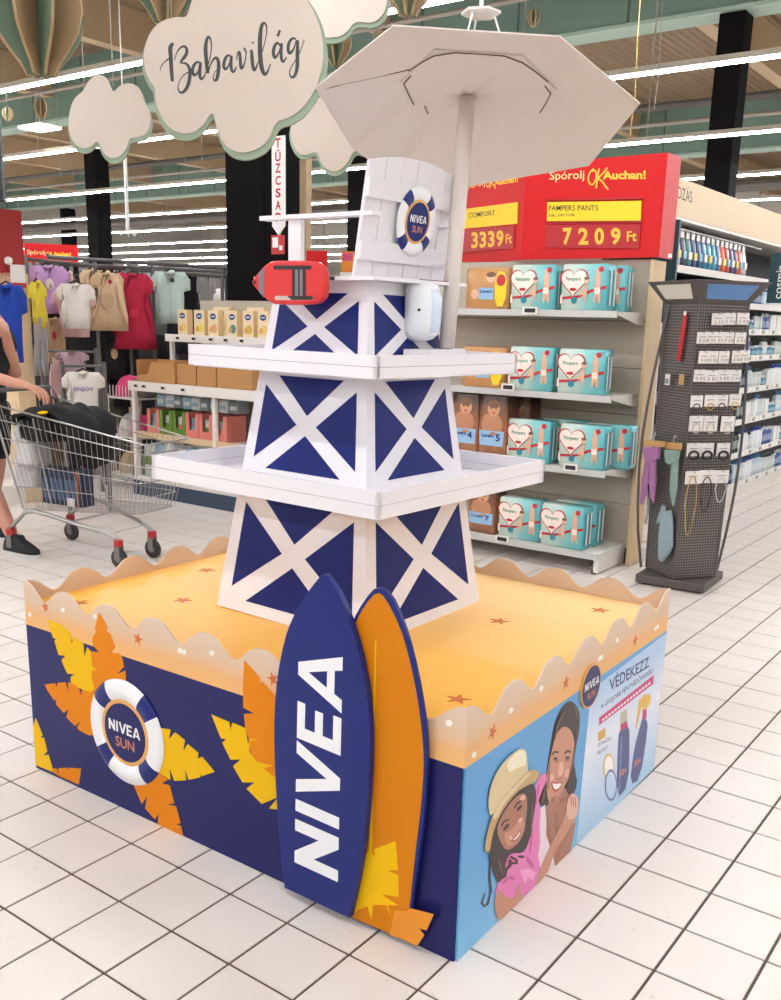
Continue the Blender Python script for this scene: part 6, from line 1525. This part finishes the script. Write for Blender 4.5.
MB().box(-.115, -.005, zbot-.09, zbot+.06, .012, .020, lgf).build('price_card', CARD, lg, lo_); MB().box(-.115, -.005, zbot-.105, zbot-.07, .0205, .022, lgf).build('card_band', CRED, lg, lo_)
MB().lathe([(.002, -.03), (.025, -.02), (.03, 0), (.025, .02), (.002, .03)], 12, Fr(lgf(-.125, zbot+.085, .02), (1, 0, 0), (0, 1, 0))).build('hanger_knob', CARD, lg, lo_)
# ---- small red store sign far behind the clothes
a = at_d(24, 245, 16); b = at_d(78, 245, 16); fz1 = at_d(50, 244, 16).z; fz0 = at_d(50, 263, 16).z
fr_ = Fr((a.x, a.y, 0), (b.x-a.x, b.y-a.y, 0), (0, 0, 1)); L_ = (Vector((b.x, b.y))-Vector((a.x, a.y))).length
so = thing('store_sign', 'small distant red sign with yellow lettering behind the clothes', 'sign', (a.x, a.y, fz0)); sof = (a.x, a.y, fz0)
MB().box(0, L_, fz0, fz1, -.05, 0, fr_).build('board', SIGNR, so, sof)
for s_, x0, x1, bd, m2 in (('Spórolj', .05, .38, .01, TXTP), ('OK', .40, .52, .04, TXTY), ('Auchan!', .53, .86, .04, TXTY)):
    mb = MB(); letter(mb, text_geo(s_, bd), fr_, (x0+x1)/2*L_, (fz0+fz1)/2, w=(x1-x0)*L_, c=.004); mb.build('lettering', m2, so, sof)
for x in (.15, .85): MB().tube([tuple(fr_(x*L_, 0, -.03)), tuple(fr_(x*L_, fz0, -.03))], .03, 8).build('post', RAILM, so, sof)
# ---- things seen through the chair arm
q = at_d(317, 266, 9.0); o = thing('red_board', 'plain red board behind the tower chair arm', 'sign', (q.x, q.y, 0), math.radians(35)); MB().box(-.095, .095, -.01, .01, q.z-.13, q.z+.13).build('board', SIGNR, o); MB().tube([(0, .02, 0), (0, .02, q.z)], .012, 8).build('post', RAILM, o)
q = at_d(347.5, 262, 9.0); o = thing('orange_box', 'orange and pink carton standing beside the red board', 'box', (q.x, q.y, 0), math.radians(35)); MB().box(-.055, .055, -.03, .03, q.z-.09, q.z+.09).build('carton', M('carton_bright_orange', (226, 130, 40), .5), o); MB().box(-.04, .045, -.0315, -.0305, q.z+.01, q.z+.075).build('pink_print', M('pink_print', (214, 70, 120), .5), o); MB().box(-.06, .06, -.04, .04, 0, q.z-.09).build('pedestal', SHW, o)

rail('lower clothes rail with dark trousers', [(40, 335), (176, 338)], (9.05, 9.5), .012)
rail('low clothes rail behind the cart', [(22, 397), (158, 399)], (9.3, 9.5), .012)
rail('short rail holding the ENJOY t-shirt', [(62, 366), (104, 366)], (7.42, 7.46), .010)
rail('short rail under the tan t-shirt', [(44, 351), (96, 352)], (8.35, 8.4), .010)
# ================================================================== HANGING CLOUDS, BALLOONS AND FITTINGS
CREAM = M('cloud_cream', (208, 195, 181), .6); SAGE = M('cloud_sage_edge', (150, 170, 146), .6); DKINK = M('script_ink', (66, 70, 72), .6); BRNE = M('cloud_brown_edge', (120, 102, 78), .7)
def cloud(label, px_, dist, yaw, wires, text=None):
    cx = sum(p[0] for p in px_)/len(px_); cy = sum(p[1] for p in px_)/len(px_)
    c0 = at_d(cx, cy, dist); nrm = Vector((CAM.x-c0.x, CAM.y-c0.y, 0)).normalized(); nrm = Matrix.Rotation(yaw, 3, 'Z') @ nrm
    ex = Vector((0, 0, 1)).cross(nrm).normalized(); fr = Fr(c0, ex, (0, 0, 1)); pts = [fr.pix(x, y) for x, y in smoothpoly(px_, 2)]
    t = thing('cloud_sign', label, 'hanging sign', c0); loc = Fr((0, 0, 0), ex, (0, 0, 1))
    xm = sum(p[0] for p in pts)/len(pts); zm = sum(p[1] for p in pts)/len(pts)
    MB().prism(pts, 0, .012, loc).build('cream_front', CREAM, t)
    g = 1.0+.036
    big = [(xm+(a-xm)*g+.002, zm+(b-zm)*g-.022) for a, b in pts]
    MB().prism(big, -.022, -.001, loc).build('sage_back', SAGE, t); MB().prism(big, -.034, -.0225, loc).build('brown_core', BRNE, t)
    for x, y in wires:
        a, b = fr.pix(x, y); MB().tube([tuple(loc(a, b, -.01)), tuple(loc(a, 7.9-c0.z, -.01))], .003, 5).build('suspension_wire', PIPE, t)
    return t, fr, loc
c1_ = crop(140, 0, 3.905)
big = c1_([(150, 68), (120, 74), (92, 82), (60, 105), (30, 150), (14, 215), (20, 275), (42, 322), (62, 345), (62, 400), (85, 460), (120, 505), (165, 525), (212, 520), (250, 490), (276, 446), (290, 446), (300, 500), (322, 556), (360, 590), (410, 600), (470, 580), (510, 540), (530, 475), (585, 462), (640, 422), (690, 345), (715, 260), (718, 180), (700, 90), (660, 10), (590, -70), (480, -120), (350, -120), (250, -75), (205, -5), (186, 72)])
t, cfr, cloc = cloud('large cream cloud sign with Babavilág in script lettering', big, 5.6, -.16, [(171, 18), (250, 2), (300, 5)])
# script lettering drawn as brush strokes, traced in crop (150,10) at 4.881
cs = crop(150, 10, 4.881)
strokes = [
 ([(52, 300), (56, 278), (72, 258), (95, 240)], [3, 4, 5, 6]),                                   # entry swash
 ([(118, 168), (108, 172), (100, 190), (104, 230), (106, 280), (112, 352)], [10, 14, 18, 17, 16, 12]),          # B stem
 ([(122, 250), (132, 210), (155, 182), (175, 180), (184, 200), (178, 225), (155, 252), (150, 262)], [3, 4, 7, 10, 13, 14, 9, 5]),     # B upper bowl
 ([(150, 262), (178, 262), (196, 285), (198, 330), (186, 380), (160, 410), (142, 400), (138, 375), (150, 340), (172, 315), (205, 300)], [4, 8, 12, 15, 15, 11, 6, 4, 4, 4, 4]),  # B lower bowl and loop
 ([(250, 262), (232, 255), (214, 275), (208, 305), (218, 325), (236, 310), (248, 275)], [6, 8, 12, 14, 11, 6, 5]), # a
 ([(250, 258), (244, 300), (246, 335), (258, 342), (272, 315)], [10, 14, 13, 8, 4]),
 ([(272, 315), (296, 240), (304, 170), (294, 132), (280, 140), (272, 190), (278, 260), (285, 312)], [4, 4, 5, 8, 13, 17, 16, 13]), # b ascender
 ([(285, 312), (300, 260), (322, 232), (336, 246), (338, 290), (330, 340), (318, 350), (308, 335), (320, 300), (350, 280)], [5, 5, 9, 14, 16, 14, 8, 4, 3, 4]),
 ([(398, 230), (382, 222), (368, 240), (360, 275), (368, 296), (384, 280), (398, 240)], [6, 8, 12, 14, 11, 6, 5]), # a
 ([(400, 226), (396, 265), (400, 300), (412, 308), (424, 280)], [10, 14, 13, 8, 4]),
 ([(424, 250), (430, 212), (440, 206), (442, 240), (444, 282), (450, 292), (466, 260), (472, 205), (462, 186), (458, 196), (476, 212)], [3, 6, 10, 13, 13, 10, 5, 5, 5, 3, 3]), # v
 ([(492, 205), (498, 200), (500, 250), (506, 295), (514, 298), (528, 262)], [6, 12, 15, 13, 9, 4]), # i
 ([(502, 160), (505, 166)], [10, 10]),
 ([(528, 262), (552, 200), (570, 130), (572, 82), (560, 64), (546, 76), (538, 130), (538, 220), (546, 290), (562, 324), (578, 300), (590, 265)], [4, 4, 4, 6, 9, 14, 18, 19, 18, 12, 6, 4]), # l
 ([(640, 182), (624, 160), (608, 180), (602, 215), (610, 240), (626, 222), (640, 182)], [6, 9, 13, 15, 12, 6, 5]), # a
 ([(644, 165), (640, 210), (644, 250), (654, 258), (668, 232)], [10, 14, 13, 8, 4]),
 ([(624, 132), (636, 102)], [12, 9]),                                                          # accent
 ([(714, 145), (694, 140), (678, 165), (674, 200), (684, 218), (702, 196), (716, 150)], [6, 9, 13, 14, 12, 6, 5]), # g
 ([(722, 150), (720, 220), (722, 280), (708, 328), (690, 334), (680, 310), (692, 275), (722, 235), (742, 185), (754, 148)], [10, 15, 16, 13, 9, 5, 4, 4, 4, 4])]
for pts, wd in strokes:
    P = smoothpoly(pts, 2, False); n = len(P); W_ = []
    for i in range(n):
        f_ = i/(n-1)*(len(wd)-1); k = min(int(f_), len(wd)-2); W_.append(wd[k]+(wd[k+1]-wd[k])*(f_-k))
    A = [cfr.pix(*q) for q in cs(P)]; sc = 5.6/FPX/4.881*1.02
    mb = MB(); Lr = stroke2d(A, [w_*sc for w_ in W_]); m_ = len(A)
    V_ = [cloc(a, b, .0128) for a, b in Lr]
    mb.add(V_, [(i+1, i, 2*m_-1-i, 2*m_-2-i) for i in range(m_-1)]); mb.build('script_stroke', DKINK, t)
c2_ = crop(0, 0, 3.845)
cloud('small blank cream cloud sign left of the lettered one', c2_([(322, 352), (340, 312), (375, 285), (412, 298), (432, 348), (440, 355), (460, 330), (500, 318), (542, 340), (556, 395), (578, 430), (580, 480), (560, 520), (520, 530), (496, 532), (490, 570), (460, 605), (430, 612), (395, 588), (380, 546), (370, 546), (345, 570), (310, 572), (275, 540), (262, 470), (275, 400), (296, 370)]), 7.0, -.12, [(84, 90), (113, 86)])
cloud('blank cream cloud sign half hidden by the umbrella', [(303, 157), (294, 148), (290, 132), (294, 118), (306, 104), (325, 96), (350, 86), (385, 88), (412, 104), (424, 130), (420, 152), (400, 158), (380, 158), (364, 153), (354, 150), (349, 162), (340, 171), (331, 172), (322, 165), (318, 153), (314, 152)], 7.6, -.2, [(320, 100), (372, 90)])
cloud('cream cloud sign cut by the top of the picture', [(322, 38), (340, 38), (349, 31), (354, 23), (361, 22), (370, 24), (380, 20), (387, 8), (388, -12), (372, -40), (335, -48), (306, -28), (300, 5), (308, 28)], 6.8, -.2, [(331, -20), (369, -20)])
# balloons of crossed boards
def balloon(label, x, ybot, dist, R_, rot, n=8, wires=True):
    p = at_d(x, ybot, dist); t = thing('balloon_ornament', label, 'ornament', p, rot, 'hanging balloon ornaments')
    prof = [(.30, 0), (.32, .05), (.42, .22), (.66, .50), (.90, .85), (1.0, 1.25), (.97, 1.65), (.80, 2.05), (.48, 2.35), (.05, 2.48)]
    for k in range(n):
        a = 2*math.pi*k/n; ex = (math.cos(a), math.sin(a), 0)
        pts = [(.004, 0)]+[(r*R_, z*R_) for r, z in prof]+[(.004, 2.48*R_)]
        MB().prism(pts, -.006, .006, Fr((0, 0, 0), ex, (0, 0, 1))).build('fin', M('fin_sage', (96, 120, 100), .6) if k % 2 else M('fin_tan', (160, 130, 96), .6), t)
        rim_ = [(r*R_+.002, z*R_) for r, z in prof]
        MB().prism(stroke2d(rim_, .004), -.0065, .0065, Fr((0, 0, 0), ex, (0, 0, 1))).build('fin_edge', M('fin_edge_pale', (160, 134, 96), .6), t)
    if wires: MB().tube([(0, 0, 2.48*R_), (0, 0, 7.9-p.z)], .003, 5).build('suspension_wire', PIPE, t)
balloon('large balloon ornament of crossed boards at the top left corner', 41, 76, 4.8, .195, .5)
balloon('balloon ornament of crossed boards left above the cloud sign', 166, 24, 6.7, .22, .2)
balloon('balloon ornament of crossed boards above the umbrella', 408, 16, 6.2, .16, .3)
balloon('small distant balloon ornament near the green beam at left', 42, 119, 12.5, .085, .1)
balloon('tiny distant balloon ornament at the far left edge', 8, 121, 15, .07, .6)
balloon('small balloon ornament in front of the green beam on the right', 533, 27, 12.0, .07, .9)
balloon('round balloon ornament between the clouds beside the umbrella', 336, 66, 8.5, .12, .4)
# white ceiling fitting with three thin legs
q = at_d(481, 14, 6.6); t = thing('ceiling_fitting', 'white ceiling fitting with thin legs above the umbrella', 'fitting', q, .4)
MB().lathe([(.10, -.012), (.12, 0), (.12, .012), (.06, .022)], 6).build('plate', WHITE, t)
for a in (0, 2.1, 4.2): MB().tube([(.08*math.cos(a), .08*math.sin(a), -.01), (.14*math.cos(a), .14*math.sin(a), -.17)], .006, 6).build('leg', WHITE, t)
MB().tube([(0, 0, .02), (0, 0, 7.9-q.z)], .012, 8).build('stem', WHITE, t)
q = at_d(128, 236, 10.5); t = thing('hanging_hook', 'white hanging rod with hooked prongs over the clothes', 'hook', q, 0)
MB().tube([(0, 0, .06), (0, 0, .9)], .018, 8).build('rod', WHITE, t); MB().tube([(0, 0, .9), (0, 0, 7.9-q.z)], .006, 6).build('suspension_wire', WHITE, t)
for a in (.3, 2.4, 4.5): MB().tube([(0, 0, .07), (.05*math.cos(a), .05*math.sin(a), .03), (.08*math.cos(a), .08*math.sin(a), .0), (.1*math.cos(a), .1*math.sin(a), .03)], .008, 6).build('prong', WHITE, t)
# skylight-like square panel and hanging cables
q = at_d(40, 129, 19); o = tag(MB().box(-.30, .30, -.22, .22, 0, .04).build('square_ceiling_light', M('panel_light', (250, 250, 246), .5, emit=6)), 'bright square ceiling light panel by the green beam', 'ceiling light'); o.location = (q.x, q.y, q.z)
MB().tube([(0, 0, .05), (0, 0, 7.9-q.z)], .01, 6).build('suspension_wire', PIPE, o)
for k, (x, y, d_) in enumerate(((630, 135, 9.0), (654, 110, 10.0), (651, 60, 10.5))):
    q = at_d(x, y, d_); o = MB().tube([(0, 0, 0), (.01, .02, .3), (0, 0, .8), (0, 0, 7.9-q.z)], .005 if k == 0 else .003, 6).build('hanging_cable', M('cable_yellow', (186, 160, 96), .6) if k == 0 else PIPE); o.location = q
    tag(o, ('yellow hanging cable right of the umbrella', 'loose cable end hanging behind the umbrella tip', 'thin cable hanging beside the black column')[k], 'cable')
# black frame edge at the far left
q = at_d(1.5, 150, 7.5); o = MB().box(-.5, .0, -.03, .03, -.33, .42).build('hanging_screen', DBLK); o.location = q; o.rotation_euler = (0, 0, math.radians(40)); tag(o, 'black hanging screen at the left picture edge', 'screen')
MB().tube([(-.25, 0, .42), (-.25, 0, 7.9-q.z)], .01, 6).build('suspension_wire', PIPE, o)
